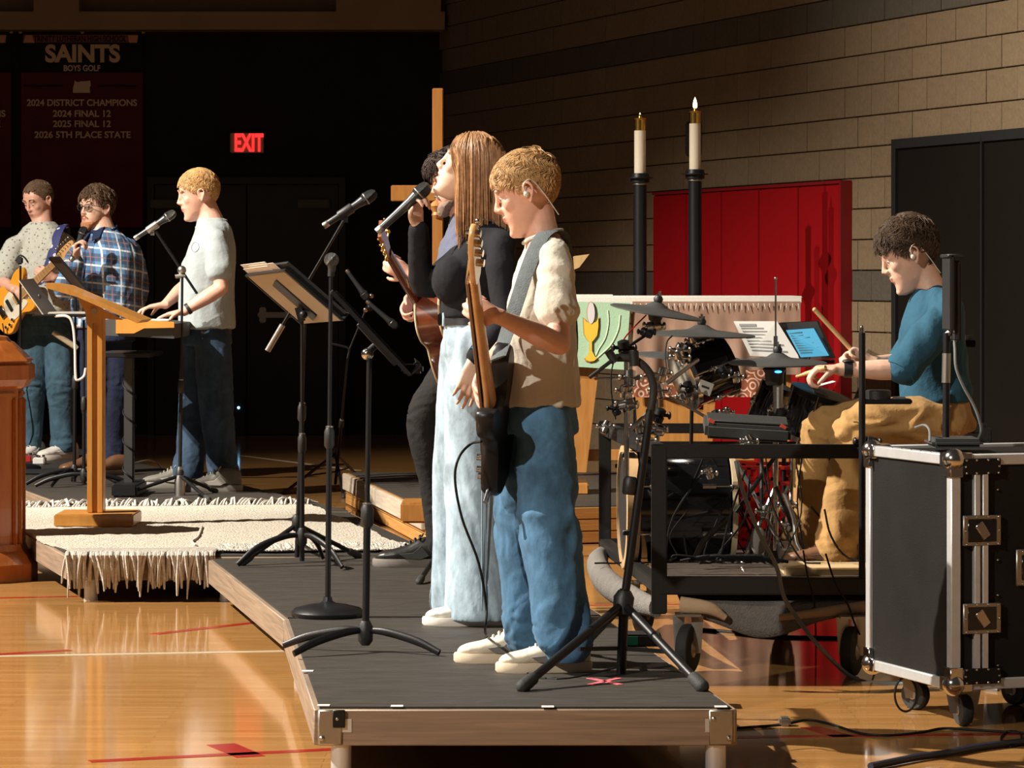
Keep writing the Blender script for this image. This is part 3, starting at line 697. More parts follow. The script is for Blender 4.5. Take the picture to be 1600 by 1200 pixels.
def earpiece(t, M, s=1):
    b = B(); b.M = M; b.ell((.0, s*.086, -.003), (.009, .008, .010)); b.tube([(0, s*.09, .004), (.002, s*.092, .02), (-.012, s*.093, .034), (-.03, s*.083, .028), (-.05, s*.07, -.02), (-.07, s*.05, -.09)], .0016, 6, 5); part(b, 'earpiece', earp, t)
earpiece(t, M, 1)
# collar, sleeve hem, hem bands
b = B(); b.tube([J((818, 380, 0)), J((826, 374, -.042)), J((848, 366, -.060)), J((870, 360, -.040)), J((878, 360, 0)), J((862, 364, .045)), J((832, 374, .045))], .0065, 8, 4, closed=True); part(b, 'collar', TEE, t)
shm = [mat('trainer_cream', (.66, .58, .46), .6, bump=.1), mat('gum_sole', (.62, .50, .36), .7), mat('lace_cream', (.72, .66, .55), .8), mat('trainer_grey', (.17, .155, .135), .7)]
s1 = G(806, 1036, ST); shoe(t, V((s1.x+.02, s1.y+.03, 0)), 182, ST, shm)
s1 = G(883, 1050, ST); shoe(t, V((s1.x-.0, s1.y+.02, 0)), 187, ST, shm)
# ---- woman
BKT = cloth('black_knit_top', (.016, .016, .019), .05, .1); JN2 = denim('pale_blue_denim', (.31, .40, .47))
def wom_sh(b, J, fw, sd, rows):
    b.limb([J((785, 384, -.14)), J((762, 372, 0)), J((745, 384, .14))], [.052, .055, .052], 16, 4)
    for d in (-.075, .075): b.ell(J((709, 438, d)), (.078, .075, .088), nu=18, nv=12)
def wom_pt(b, J, fw, sd):
    b.ell(J((752, 560, 0)), (.125, .17, .12)); 
    b.limb([J((745, 600, -.07)), J((748, 960, -.10))], [.115, .112], 22, 6)
t, M, J, AP, fw, sd = person('woman', 'woman with long light brown hair in black long sleeved top singing into a handheld microphone', 11.74, (-.12, 11.74), ((730, 266, 0), 181, -22, 0, 1.03),
    [(738, 497, 0, .128, .112), (737, 470, 0, .122, .106), (743, 430, 0, .132, .112), (752, 395, 0, .14, .10), (760, 362, 0, .12, .075), (758, 345, 0, .07, .055)],
    [((782, 392, -.165), (788, 500, -.24), (741, 562, -.33)), ((742, 392, .17), (662, 446, .14), (653, 353, .03))],
    [((748, 540, -.08), (745, 740, -.10), (750, 875, -.11), (752, 962, -.12)), ((728, 540, .08), (716, 740, .10), (713, 860, .14), (712, 944, .16))],
    [dict(d=(-.22, -.1, -.97), n=(-.35, .9, 0), s=-1, curl=(14, 18, 12), k=.97, spread=.05), dict(d=(-.12, -.15, .95), n=(.55, -.5, .15), s=1, curl=(55, 65, 45), k=.93)],
    SKINP, BKT, JN2, yaw=181, vox=.0045, sleeve=(.056, .050, .036), sl_end=(1.93, 1.93), leg_r=((.105, .095, .105, .118), (.10, .085, .085, .09)), hem=ST+.02, shirt_extra=wom_sh, pants_extra=wom_pt, sfold=.002, pfold=.008, neck_r=.043, arm_r=.85, jaw=.90, mouth=.004, torso_k=.78, pfreq=9, pani=(1.5, 1.5, .4))
earpiece(t, M, 1); HWD = hair_mat('brown_brow', (.13, .07, .04)); eyes(t, M, brow=HWD, look=(0, .2))
HW = mat('light_brown_hair', (.33, .17, .078), .5, var=.45, vscale=45, spec=.3)
def long_hair(par, M, m, n=1500, seed=4):
    rg = random.Random(seed); b = B(); Rr = [q+.008 for q in HR]; Mi = M.inverted(); g = (Mi.to_3x3() @ V((0, 0, -1))).normalized()
    # base shell of the scalp
    b.M = M
    NU, NV = 60, 24; vs = []; fs = []
    for i in range(NU):
        ph = -math.pi+2*math.pi*i/NU; zl = hairline(ph, 'long'); e0 = math.asin(max(-1, min(1, (zl-HC.z)/Rr[2])))
        for j in range(NV+1):
            el = e0+(math.pi/2-.01-e0)*j/NV; vs.append(HC+V((math.cos(el)*math.cos(ph)*Rr[0], math.cos(el)*math.sin(ph)*Rr[1], math.sin(el)*Rr[2]))*(1 if j else .93))
    for i in range(NU):
        for j in range(NV): a = i*(NV+1)+j; c = ((i+1) % NU)*(NV+1)+j; fs.append((a, c, c+1, a+1))
    fs.append([i*(NV+1)+NV for i in range(NU)]); fs.append([i*(NV+1) for i in range(NU)][::-1]); b.add(vs, fs)
    for i in range(n):
        x = rg.uniform(-.10, .062); sgn = 1 if rg.random() < .62 else -1; y = sgn*rg.uniform(.0, .02) if x > -.05 else sgn*rg.uniform(0, .06)
        e = 1-((x-HC.x)/Rr[0])**2-(y/Rr[1])**2
        if e < 0: continue
        p = V((x, y, HC.z+Rr[2]*math.sqrt(e))); th = rg.uniform(0, .014); pts = []; q = p.copy(); vel = V((rg.uniform(-.3, .02)-.15, sgn*1.0, .1)); L = rg.uniform(.30, .46) if x > .015 else rg.uniform(.20, .31)
        if x > .02: vel.x = -.42
        N = 13; wob = rg.uniform(-1, 1); fr = rg.random()
        for k in range(N):
            pts.append(q.copy()); u = k/N; vel = unit(vel*.55+g*(.75+u))+V((.02*wob, .03*wob*(u-.3), 0)); 
            q = q+vel*(L/N)
            e = math.sqrt(sum((((q-HC)[a])/(Rr[a]+.004+th))**2 for a in range(3)))
            if e < 1: q = HC+(q-HC)/e
            if q.x > .035 and abs(q.y) > .05 and q.z < .05 and q.z > -.09: q.x -= .012
            if u > .35 and sgn > 0 and abs(q.y) < .07: q.y = .07+.01*fr
        r = rg.uniform(.0022, .0042); b.tube(pts, [r*.7, r, r, r, r*.9, r*.3], 5, 1)
    b.M = None; return part(b, 'hair', m, par, smooth=70)
long_hair(t, M, HW)
BELT = mat('black_belt', (.02, .018, .018), .4)
b = B(); c0 = J((737, 499, 0)); b.loft([(c0+V((0, 0, -.018)), .128*.95, .112*.98), (c0+V((0, 0, .018)), .128*.93, .112*.96)], sd, fw, 32, 2); part(b, 'belt', BELT, t)
b = B(); b.box(c0+fw*.112+V((0, -.02, 0)), (.014, .05, .044), None, .004); part(b, 'belt_buckle', mat('dark_buckle', (.05, .05, .05), .25, .8), t)
b = B()
for aa in (-50, -85, 30): q = c0+fw*(.112*math.cos(math.radians(aa)))-sd*(-.128*math.sin(math.radians(aa)))*1; b.box(q, (.012, .012, .05), Matrix.Rotation(math.radians(aa), 3, 'Z'), .003)
part(b, 'belt_loop', JN2, t)
S, E, Wt = AP[0]; dd = unit(Wt-E); b = B(); q = Wt-dd*.03; b.tube([q-dd*.012, q+dd*.012], .031, 18, 1); wt = part(b, 'watch_strap', BLKP, t)
b = B(); b.M = None; n_ = unit(V((-.5, -.85, .1))-dd*dd.dot(V((-.5, -.85, .1)))); s_ = dd.cross(n_); R = Matrix((s_, dd, n_)).transposed(); b.box(q+n_*.034, (.034, .038, .010), R, .004); wf = part(b, 'watch_case', BLKG, t)
b = B(); b.box(q+n_*.0395, (.026, .03, .001), R); part(b, 'watch_face', mat('watch_screen', (.02, .1, .2), .2, emit=(.03, .2, .4), es=.35), wf)
b = B(); ST2 = mat('seam_thread', (.22, .3, .36), .8)
P = [J((766, 520, -.185)), J((764, 600, -.20)), J((757, 740, -.222)), J((756, 860, -.225)), J((756, 955, -.235))]
for s in (-.006, .006): b.tube([p+V((s, 0, 0)) for p in P], .003, 5, 5)
part(b, 'side_seam', ST2, t)
wsh = [mat('white_canvas', (.74, .70, .64), .7, bump=.1), mat('white_sole', (.7, .64, .57), .6), mat('white_lace', (.75, .72, .68), .8)]
s1 = G(752, 978, ST); shoe(t, V((s1.x-.0, s1.y+.02, 0)), 176, ST, wsh, laces=False, k=.96)
s1 = G(738, 955, ST); shoe(t, V((s1.x+.14, s1.y+.05, 0)), 180, ST, [mat('tan_insole_shoe', (.45, .36, .28), .7), wsh[1], wsh[2]], laces=False, k=.9)
# ---- acoustic guitarist behind
DKS = cloth('slate_shirt', (.10, .11, .17)); BJN = cloth('black_jeans', (.020, .019, .018), .15)
t, M, J, AP, fw, sd = person('acoustic', 'man in black trousers playing acoustic guitar, mostly hidden behind the singing woman', 13.87, (-.2, 13.87), ((714, 287, 0), 192, 8, 0, 1.08),
    [(722, 545, 0, .165, .13), (722, 500, 0, .16, .12), (724, 450, 0, .17, .12), (728, 390, 0, .18, .11), (732, 355, 0, .12, .08), (728, 335, 0, .07, .06)],
    [((740, 375, -.19), (700, 440, -.30), (642, 428, -.42)), ((722, 375, .19), (684, 470, .28), (645, 462, .10))],
    [((716, 560, -.09), (662, 655, -.16), (676, 755, -.13), (690, 848, -.10)), ((728, 560, .09), (722, 700, .10), (726, 790, .10), (728, 870, .10))],
    [dict(d=(-.8, .0, .35), n=(.1, .9, .2), s=-1, curl=(50, 60, 45)), dict(d=(-.35, -.35, -.7), n=(.7, -.3, .1), s=-1, curl=(45, 60, 40))],
    SKINR, DKS, BJN, yaw=188, vox=.006, sleeve=(.068, .066, .05), sl_end=(1.3, 1.3), leg_r=(.088, .068, .055, .055), hem=ST+.06, sfold=.004, pfold=.006)
H3 = hair_mat('dark_brown_hair', (.055, .035, .028)); hair_short(t, M, H3, 'short', 900, .06, .7, .014, .05, 6, .5, flow=(.9, .4, .1), top=.008)
eyes(t, M, brow=H3, look=(0, -.3)); BRD = mat('grey_brown_beard', (.19, .13, .10), .8, var=.3, vscale=90)
def beard(t, M, m, k=1.0, must=True):
    b = B(); b.M = M
    b.loft([(V((.068, 0, -.121*k)), .016, .014), (V((.066, 0, -.112)), .028, .023), (V((.060, 0, -.095)), .040, .030), (V((.046, 0, -.078)), .0515, .040), (V((.030, 0, -.062)), .058, .038), (V((.004, 0, -.035)), .0655, .022), (V((-.006, 0, -.01)), .0675, .012)], V((0, 1, 0)), V((1, 0, 0)), 26, 3)
    if must:
        for s in (-1, 1): b.limb([(.0915, 0, -.036), (.088, s*.014, -.040), (.078, s*.026, -.056)], [.005, .0052, .004], 8, 3)
    b.M = None; me = remesh(b, .0045, 2); folds(me, .0022, 190, 5, ridge=False); return put(me, 'beard', m, t)
beard(t, M, BRD)
ssh = [mat('black_leather', (.02, .018, .017), .35), mat('grey_sole', (.16, .14, .12), .7), mat('black_lace', (.03, .03, .03), .8)]
s1 = G(664, 886, ST); shoe(t, V((s1.x+.02, s1.y+.02, 0)), 178, ST, ssh, k=1.12); s1 = G(735, 880, ST); shoe(t, V((s1.x, s1.y+.1, 0)), 183, ST, ssh, k=1.1)
# ---- keyboard man
GTE = cloth('pale_grey_tee', (.33, .37, .38)); JN3 = denim('dark_denim', (.028, .05, .085))
t, M, J, AP, fw, sd = person('keys', 'fair haired man in pale grey t-shirt standing and playing the keyboard', 19.2, (-1.75, 19.2), ((309, 306, 0), 192, 10, 0, 1.2),
    [(323, 512, 0, .185, .158), (323, 480, 0, .18, .155), (324, 440, 0, .19, .15), (330, 395, 0, .205, .135), (334, 362, 0, .15, .10), (330, 342, 0, .08, .075)],
    [((338, 378, -.22), (346, 450, -.27), (287, 487, -.30)), ((322, 380, .20), (292, 445, .30), (258, 476, .12))],
    [((332, 530, -.10), (338, 640, -.14), (345, 700, -.13), (350, 742, -.12)), ((312, 530, .10), (306, 640, .10), (298, 700, .05), (292, 742, .0))],
    [dict(d=(-.85, .05, -.15), n=(-.15, 0, -1), s=-1, curl=(15, 30, 20), k=1.1), dict(d=(-.85, -.05, -.12), n=(-.1, 0, -1), s=1, curl=(15, 30, 20), k=1.1)],
    SKINR, GTE, JN3, yaw=186, vox=.006, sleeve=(.070, .074, .07), sl_end=(.60, .60), leg_r=(.115, .095, .085, .08), hem=ST+.04, sfold=.008, pfold=.009, neck_r=.066, arm_r=1.12, sfreq=6)
H4 = hair_mat('blond_hair', (.46, .27, .11)); hair_short(t, M, H4, 'short', 1100, .04, .2, .008, .01, 8, .45, flow=(.8, .5, 0), top=.006); eyes(t, M, brow=hair_mat('blond_brow', (.42, .24, .11)), look=(0, -.3))
b = B(); cc = J((330, 350, 0)); b.tube([cc+V((.085*math.cos(a), .085*math.sin(a), .02*math.cos(a))) for a in [k*math.pi/6 for k in range(12)]], .009, 8, 2, closed=True); part(b, 'collar', GTE, t)
b = B(); b.box(J((318, 527, -.165)), (.035, .03, .10), None, .006); q = part(b, 'radio_pack', BLKP, t); b = B(); b.box(J((319, 532, -.183)), (.022, .003, .03)); part(b, 'pack_label', PAP, q)
b = B(); c0 = J((323, 516, 0)); b.loft([(c0+V((0, 0, -.02)), .17, .145), (c0+V((0, 0, .015)), .168, .143)], sd, fw, 28, 2); part(b, 'belt', BELT, t)
S, E, Wt = AP[0]; dd = unit(Wt-E); b = B(); b.tube([Wt-dd*.04, Wt-dd*.02], .034, 14, 1); part(b, 'wristwatch', BLKP, t)
def on_surface(o, px, py, tol=7):
    best = None
    for v in o.data.vertices:
        q = v.co+OFF[o.name]
        x = 800+F*q.x/q.y; y = HY+F*(CAMH-q.z)/q.y
        if abs(x-px) < tol and abs(y-py) < tol and (best is None or q.y < best.y): best = q.copy()
    return best
shirt_o = [o for o in t.children if o.name.startswith('shirt')][0]; pe = []
for k in range(12):
    a = k*math.pi/6; q = on_surface(shirt_o, 303+6*math.cos(a), 384+7*math.sin(a), 3)
    if q: pe.append(q+V((0, -.002, 0)))
if len(pe) > 5: b = B(); b.tube(pe, .0022, 5, 2, closed=True); part(b, 'printed_emblem', mat('emblem_print', (.22, .25, .26), .8), t)
gsh = [mat('grey_trainer', (.13, .12, .10), .7, var=.2), mat('pale_sole', (.22, .20, .17), .6), mat('pale_lace', (.3, .28, .24), .8)]
s1 = G(284, 763, ST); shoe(t, V((s1.x, s1.y+.05, 0)), 182, ST, gsh, k=1.15); s1 = G(352, 768, ST); shoe(t, V((s1.x, s1.y+.03, 0)), 188, ST, gsh, k=1.15)
# ---- plaid man
def plaid():
    m = mat('blue_plaid', (.1, .2, .35), .85, bump=.2); nt = m.node_tree; N = nt.nodes; L = nt.links; p = N['Principled BSDF']; tc = N.new('ShaderNodeTexCoord'); sp = N.new('ShaderNodeSeparateXYZ'); L.new(tc.outputs['Object'], sp.inputs[0])
    def math_(op, a, b_=None, c=None):
        n = N.new('ShaderNodeMath'); n.operation = op
        for i, q in enumerate((a, b_, c)):
            if q is None: continue
            if isinstance(q, (int, float)): n.inputs[i].default_value = q
            else: L.new(q, n.inputs[i])
        return n.outputs[0]
    def stripe(v, period, ph, wd):
        f = math_('FRACT', math_('ADD', math_('DIVIDE', v, period), ph)); return math_('LESS_THAN', f, wd)
    xx = math_('ADD', sp.outputs[0], math_('MULTIPLY', sp.outputs[1], .5)); zz = math_('ADD', sp.outputs[2], math_('MULTIPLY', xx, .12))
    cur = None; base = (.13, .26, .46, 1)
    for ch, col, per, ph, wd, fac in ((xx, (.02, .035, .09, 1), .11, .0, .45, .55), (zz, (.02, .035, .09, 1), .11, .0, .45, .6), (xx, (.75, .78, .8, 1), .11, .28, .10, .85), (zz, (.75, .78, .8, 1), .11, .28, .10, .85), (xx, (.35, .16, .10, 1), .11, .8, .06, .6), (zz, (.35, .16, .10, 1), .11, .8, .06, .6)):
        x = N.new('ShaderNodeMix'); x.data_type = 'RGBA'; x.inputs[7].default_value = col
        if cur is None: x.inputs[6].default_value = base
        else: L.new(cur, x.inputs[6])
        L.new(math_('MULTIPLY', stripe(ch, per, ph, wd), fac), x.inputs[0]); cur = x.outputs[2]
    L.new(cur, p.inputs['Base Color']); return m
NVP = cloth('navy_trousers', (.022, .028, .055))
t, M, J, AP, fw, sd = person('plaid', 'bearded man with glasses in blue plaid shirt holding a microphone', 20.7, (-2.7, 20.7), ((150, 328, 0), 228, -2, 0, 1.12),
    [(166, 512, 0, .20, .16), (166, 480, 0, .22, .18), (166, 440, 0, .225, .175), (166, 400, 0, .22, .15), (165, 375, 0, .15, .11), (160, 355, 0, .08, .08)],
    [((128, 392, -.02), (101, 452, -.20), (119, 404, -.34)), ((206, 392, .05), (214, 455, .10), (196, 525, .0))],
    [((150, 525, -.02), (150, 620, -.05), (150, 680, .0), (148, 722, .02)), ((182, 525, .02), (178, 620, -.02), (176, 680, .0), (178, 722, .0))],
    [dict(d=(.1, -.2, .9), n=(.8, -.3, .1), s=1, curl=(60, 70, 45), k=1.08), dict(d=(-.15, -.1, -.95), n=(-.8, .3, 0), s=-1, curl=(20, 25, 15), k=1.08)],
    SKIN, plaid(), NVP, yaw=236, vox=.006, sleeve=(.076, .072, .055), sl_end=(1.85, 1.9), leg_r=(.11, .09, .08, .075), hem=ST+.05, sfold=.007, pfold=.007, neck_r=.07, jaw=1.08, arm_r=1.1, sfreq=7)
H5 = hair_mat('brown_hair', (.12, .07, .04)); hair_short(t, M, H5, 'short', 1000, .05, .6, .012, .02, 12, .35, flow=(-.3, .6, .6), top=.012); eyes(t, M, brow=H5)
beard(t, M, mat('ginger_beard', (.34, .14, .055), .8, var=.3, vscale=90))
b = B(); b.M = M
for s in (-1, 1):
    b.tube([(.093, s*.010, .020), (.093, s*.014, .024), (.0915, s*.046, .024), (.0905, s*.05, .016), (.0905, s*.046, -.004), (.092, s*.018, -.006), (.093, s*.011, .002)], .0018, 6, 2, closed=True)
    b.tube([(.0905, s*.05, .018), (.075, s*.072, .018), (.0, s*.080, .014)], .0018, 6, 3)
b.tube([(.093, -.011, .014), (.096, 0, .018), (.093, .011, .014)], .0018, 6, 3); g = part(b, 'spectacles', BLKP, t)
b = B(); b.M = M; gl = mat('lens_glass', (.8, .85, .85), .05, trans=1)
for s in (-1, 1): b.box((.092, s*.030, .009), (.001, .034, .026), None)
part(b, 'lens', gl, g)
COLR = cloth('navy_lining', (.02, .03, .07)); b = B(); cc = J((160, 362, 0)); b.tube([cc+V((.09*math.cos(a), .09*math.sin(a), .02+.03*math.sin(a))) for a in [k*math.pi/6 for k in range(12)]], [.017], 10, 2, closed=True, flat=((0, 0, 1), .5)); part(b, 'collar', COLR, t)
rw = [(166, 505, .16), (166, 480, .18), (166, 440, .175), (166, 400, .15), (165, 378, .12)]
b = B(); b.tube([J((x, y, 0))+fw*(q*1.0+.006) for x, y, q in rw], [.020, .020, .020, .020, .02], 8, 4, flat=(sd, .3)); part(b, 'placket', MATS['blue_plaid'], t)
for s in (-1, 1): b = B(); b.prism([cc+sd*(s*.01)+fw*.085+V((0, 0, .0)), cc+sd*(s*.075)+fw*.06+V((0, 0, .03)), cc+sd*(s*.075)+fw*.10+V((0, 0, -.035)), cc+sd*(s*.03)+fw*.125+V((0, 0, -.06))], fw*.012); part(b, 'collar_wing', COLR, t)
bsh = [mat('brown_leather', (.15, .07, .035), .4), mat('dark_sole', (.05, .03, .02), .6), mat('brown_lace', (.08, .04, .02), .8)]
s1 = G(176, 743, ST); shoe(t, V((s1.x+.03, s1.y+.05, 0)), 215, ST, bsh, k=1.12, laces=False); s1 = G(136, 740, ST); shoe(t, V((s1.x+.03, s1.y+.05, 0)), 215, ST, bsh, k=1.12, laces=False)
# ---- electric guitarist far left
def printed():
    m = mat('printed_shirt', (.42, .43, .38), .85, bump=.2); nt = m.node_tree; N = nt.nodes; L = nt.links; p = N['Principled BSDF']; tc = N.new('ShaderNodeTexCoord')
    v = N.new('ShaderNodeTexVoronoi'); v.inputs['Scale'].default_value = 42; L.new(tc.outputs['Object'], v.inputs['Vector']); r = N.new('ShaderNodeValToRGB'); e = r.color_ramp.elements
    e[0].position = .12; e[0].color = (.10, .11, .10, 1); e[1].position = .34; e[1].color = (.47, .48, .42, 1); x = e.new(.2); x.color = (.30, .20, .17, 1)
    L.new(v.outputs['Distance'], r.inputs[0]); L.new(r.outputs[0], p.inputs['Base Color']); return m
PRT = printed(); JN4 = denim('teal_denim', (.055, .11, .155))
t, M, J, AP, fw, sd = person('electric', 'balding man in printed grey short sleeved shirt playing electric guitar, head bowed', 22.2, (-3.1, 22.2), ((60, 315, 0), 232, 22, 0, 1.12),
    [(68, 490, 0, .19, .15), (66, 460, 0, .195, .15), (64, 420, 0, .21, .15), (63, 385, 0, .225, .13), (65, 362, 0, .15, .10), (66, 347, 0, .08, .075)],
    [((22, 384, -.05), (3, 440, -.12), (22, 452, -.34)), ((104, 382, .05), (122, 440, .0), (84, 434, -.30))],
    [((52, 515, -.02), (50, 600, -.04), (48, 660, .0), (46, 700, .0)), ((86, 515, .02), (94, 600, -.04), (97, 655, .0), (98, 697, .0))],
    [dict(d=(.8, -.1, -.1), n=(.1, .8, -.5), s=1, curl=(20, 30, 20), k=1.05), dict(d=(-.6, -.3, .3), n=(-.1, .9, .2), s=-1, curl=(50, 60, 40), k=1.05)],
    SKINR, PRT, JN4, yaw=240, vox=.0065, sleeve=(.074, .084, .07), sl_end=(.72, .62), leg_r=(.115, .092, .082, .078), hem=ST+.05, sfold=.006, pfold=.007, neck_r=.06, arm_r=1.08, sfreq=7)
hair_short(t, M, H5, 'receding', 800, .03, .2, .008, 0, 15, .5); eyes(t, M, brow=H5, look=(0, -.5))
b = B(); cc = J((66, 356, 0))
for s in (-1, 1): b.bar(cc+sd*(s*.06)+V((0, 0, .03)), cc+fw*.10+sd*(s*.03)+V((0, 0, -.06)), .05, .014, up=fw, bev=.004)
part(b, 'collar', PRT, t)
s1 = G(52, 719, ST); shoe(t, V((s1.x, s1.y+.1, 0)), 250, ST, wsh, k=1.15); s1 = G(100, 719, ST); shoe(t, V((s1.x, s1.y+.1, 0)), 228, ST, wsh, k=1.15)
# ---- drummer
BLT = cloth('teal_blue_top', (.028, .088, .138)); KHK = cloth('khaki_chinos', (.36, .20, .065), .12); DZ = .335
def dr_sh(b, J, fw, sd, rows): b.limb([J((1478, 482, -.15)), J((1462, 468, 0)), J((1460, 482, .15))], [.058, .06, .058], 16, 4)
t, M, J, AP, fw, sd = person('drummer', 'young drummer in blue long sleeved top and khaki trousers sitting at the drum kit', 12.5, (1.45, 12.5, DZ), ((1420, 400, 0), 182, 22, 0, 1.12),
    [(1462, 628, 0, .165, .130), (1462, 600, 0, .16, .128), (1458, 560, 0, .165, .120), (1456, 515, 0, .175, .115), (1462, 475, 0, .15, .095), (1458, 452, 0, .075, .065)],
    [((1478, 490, -.19), (1410, 578, -.30), (1312, 577, -.30)), ((1460, 490, .19), (1412, 570, .26), (1362, 566, .12))],
    [((1472, 655, -.10), (1345, 668, -.17), (1322, 760, -.17), (1308, 862, -.16)), ((1465, 655, .10), (1290, 672, .16), (1268, 760, .18), (1256, 862, .20))],
    [dict(d=(-.95, 0, .02), n=(.1, .1, -.95), s=-1, curl=(55, 65, 45)), dict(d=(-.6, .1, .25), n=(-.3, -.6, -.5), s=1, curl=(60, 70, 45))],
    SKIN, BLT, KHK, yaw=182, vox=.005, sleeve=(.066, .062, .05), sl_end=(.97, .97), leg_r=(.105, .082, .075, .078), hem=DZ+.03, zf=DZ, sfold=.006, pfold=.012, shirt_extra=dr_sh, neck_r=.05, jaw=.95, pfreq=8, sfreq=7)
H6 = hair_mat('dark_hair', (.055, .032, .018)); hair_short(t, M, H6, 'short', 1600, .06, .34, .012, .008, 21, .55, flow=(.7, .3, .1), top=.012); eyes(t, M, brow=H6, look=(0, -.4)); earpiece(t, M, 1)
b = B(); S, E, Wt = AP[0]; dd = unit(Wt-E); 
cuff = B()
for S2, E2, W2 in AP: d2 = unit(E2-S2); cuff = B(); cuff.tube([E2-d2*.035, E2-d2*.01, E2+d2*.02], [.064, .068, .064], 18, 2); part(cuff, 'rolled_cuff', BLT, t)
b.tube([Wt-dd*.045, Wt-dd*.015], .031, 16, 1); b.ell(Wt-dd*.03+V((0, -.005, .03)), (.022, .022, .008)); part(b, 'wristwatch', BLKP, t)
s1 = W(1300, 880, 12.34); shoe(t, V((s1.x+.03, 12.34, 0)), 178, DZ, bsh, k=1.02); s1 = W(1250, 880, 12.7); shoe(t, V((s1.x+.03, 12.7, 0)), 182, DZ, bsh, k=1.02)
# ---------------------------------------------------------------- stands and microphones
GRL = mat('mic_grille', (.10, .10, .095), .35, .8, bump=1, bscale=600); GRLD = mat('dark_grille', (.03, .03, .03), .5, .5, bump=1, bscale=600)
MICB = mat('mic_body', (.035, .037, .04), .35, .2); CBL = mat('black_cable', (.008, .008, .008), .6, spec=.2)
def curved_legs(t, base, angs, R=.28, h=.12, r=.011, m=BLK, z0=ST):
    for a in angs:
        d = V((math.cos(math.radians(a)), math.sin(math.radians(a)), 0)); b = B(); o = V((base.x, base.y, z0))
        b.tube([o+V((0, 0, h))+d*.012, o+V((0, 0, h*.95))+d*R*.3, o+V((0, 0, h*.62))+d*R*.7, o+V((0, 0, .012))+d*R], [r*.9, r*1.2, r*1.25, r], 10, 5, flat=((0, 0, 1), .65)); part(b, 'leg', m, t)
def straight_legs(t, hub, feet, r=.010, m=BLK, brace=None, foot=True):
    for f in feet:
        f = V(f)+V((0, 0, r)); b = B(); b.cyl(hub, f, r, n=12); lg = part(b, 'leg', m, t)
        if foot:
            b = B(); d = unit(f-V(hub)); b.limb([f-d*.05, f], [r*1.5, r*1.6], 10, 1); part(b, 'rubber_foot', RUB, lg)
    if brace is not None:
        for f in feet:
            b = B(); q = V(hub)*.45+V(f)*.55; b.tube([V((hub[0], hub[1], brace)), q+V((0, 0, .0))], .006, 6, 1); part(b, 'brace', m, t)
def mic(label, tail, head, kind='hand', loc=None, name='microphone', grille=GRLD):
    tail = V(tail); head = V(head); d = unit(head-tail); L = (head-tail).length
    t = thing(name, label, 'microphone', tail if loc is None else loc)
    b = B(); b.lathe([(.012, 0), (.0135, .008), (.0145, L*.3), (.0175, L*.62), (.021, L*.72), (.0215, L*.745)], tail, d, 20); part(b, 'handle', MICB, t)
    b = B(); b.lathe([(.0215, L*.74), (.025, L*.755), (.0265, L*.79), (.0265, L*.83), (.0255, L*.9), (.020, L*.965), (.010, L*.995), (.002, L)], tail, d, 22); g = part(b, 'grille', grille, t)
    b = B(); b.lathe([(.0268, L*.785), (.0278, L*.79), (.0278, L*.80), (.0268, L*.805)], tail, d, 22); part(b, 'grille_band', STL, g)
    b = B(); b.lathe([(.0135, -.012), (.0145, -.008), (.0145, .012), (.0135, .014)], tail, d, 16); part(b, 'end_ring', STL, t); return t, d
def mstand(name, label, base, top, group=None, z0=ST, legs=None, hub_h=.12, r=.0105, clutch=None, boom=None, round_base=False, cat='stand', straight=None, brace=None):
    t = thing(name, label, cat, (base.x, base.y, z0), group); o = V((base.x, base.y, z0)); top = V(top); mid = o.lerp(top, clutch if clutch else .5)
    b = B(); b.cyl(o+V((0, 0, .02)), mid, r, n=14); part(b, 'lower_tube', BLK, t)
    b = B(); b.cyl(mid-(top-o)*.02, top, r*.68, n=12); part(b, 'upper_tube', BLK, t)
    b = B(); d = unit(top-o); b.lathe([(r*1.1, -.04), (r*1.7, -.03), (r*1.75, .02), (r*1.2, .035)], mid, d, 16); part(b, 'clutch', BLKP, t)
    b = B(); b.lathe([(r*.7, 0), (r*1.3, .002), (r*1.3, .006), (r*.7, .008)], mid+d*.034, d, 14); part(b, 'clutch_ring', STL, t)
    if round_base:
        b = B(); b.lathe([(.02, 0), (.125, 0), (.13, .006), (.13, .016), (.118, .03), (.07, .042), (.03, .047), (.018, .055), (.014, .07)], o, (0, 0, 1), 40); part(b, 'round_base', BLK, t)
    elif straight:
        hub = o.lerp(top, 0)+V((0, 0, hub_h)); b = B(); b.lathe([(r*1.2, -.03), (r*2, -.02), (r*2.2, .02), (r*1.3, .04)], hub, (0, 0, 1), 14); part(b, 'hub', BLKP, t)
        straight_legs(t, hub, straight, brace=brace)
    else:
        b = B(); b.lathe([(r*1.1, hub_h-.05), (r*2, hub_h-.035), (r*2.1, hub_h+.01), (r*1.3, hub_h+.03)], o, (0, 0, 1), 14); part(b, 'hub', BLKP, t)
        curved_legs(t, base, legs or (0, 120, 240), h=hub_h, z0=z0)
    return t
def desk(t, c0, sv, wv, m=None, papers=True, lip=True, thick=.004, mt=BLK):
    # c0 top far corner, sv slope vector (down), wv width vector
    c0, sv, wv = V(c0), V(sv), V(wv); n = unit(sv.cross(wv)); n = n if n.z > 0 else -n
    b = B(); P = [c0, c0+wv, c0+wv+sv, c0+sv]; b.prism(P, n*thick); part(b, 'desk_plate', m or mt, t)
    b = B()
    for a, c in ((P[0], P[1]), (P[1], P[2]), (P[3], P[0])): b.bar(a, c, .008, .012, up=n)
    part(b, 'rim', mt, t)
    if lip:
        b = B(); q = unit(sv)
        b.prism([P[3], P[2], P[2]+n*.045, P[3]+n*.045], q*.004); b.prism([P[3]+n*.045, P[2]+n*.045, P[2]+n*.05-q*.012, P[3]+n*.05-q*.012], q*.003); part(b, 'ledge', mt, t)
    return n
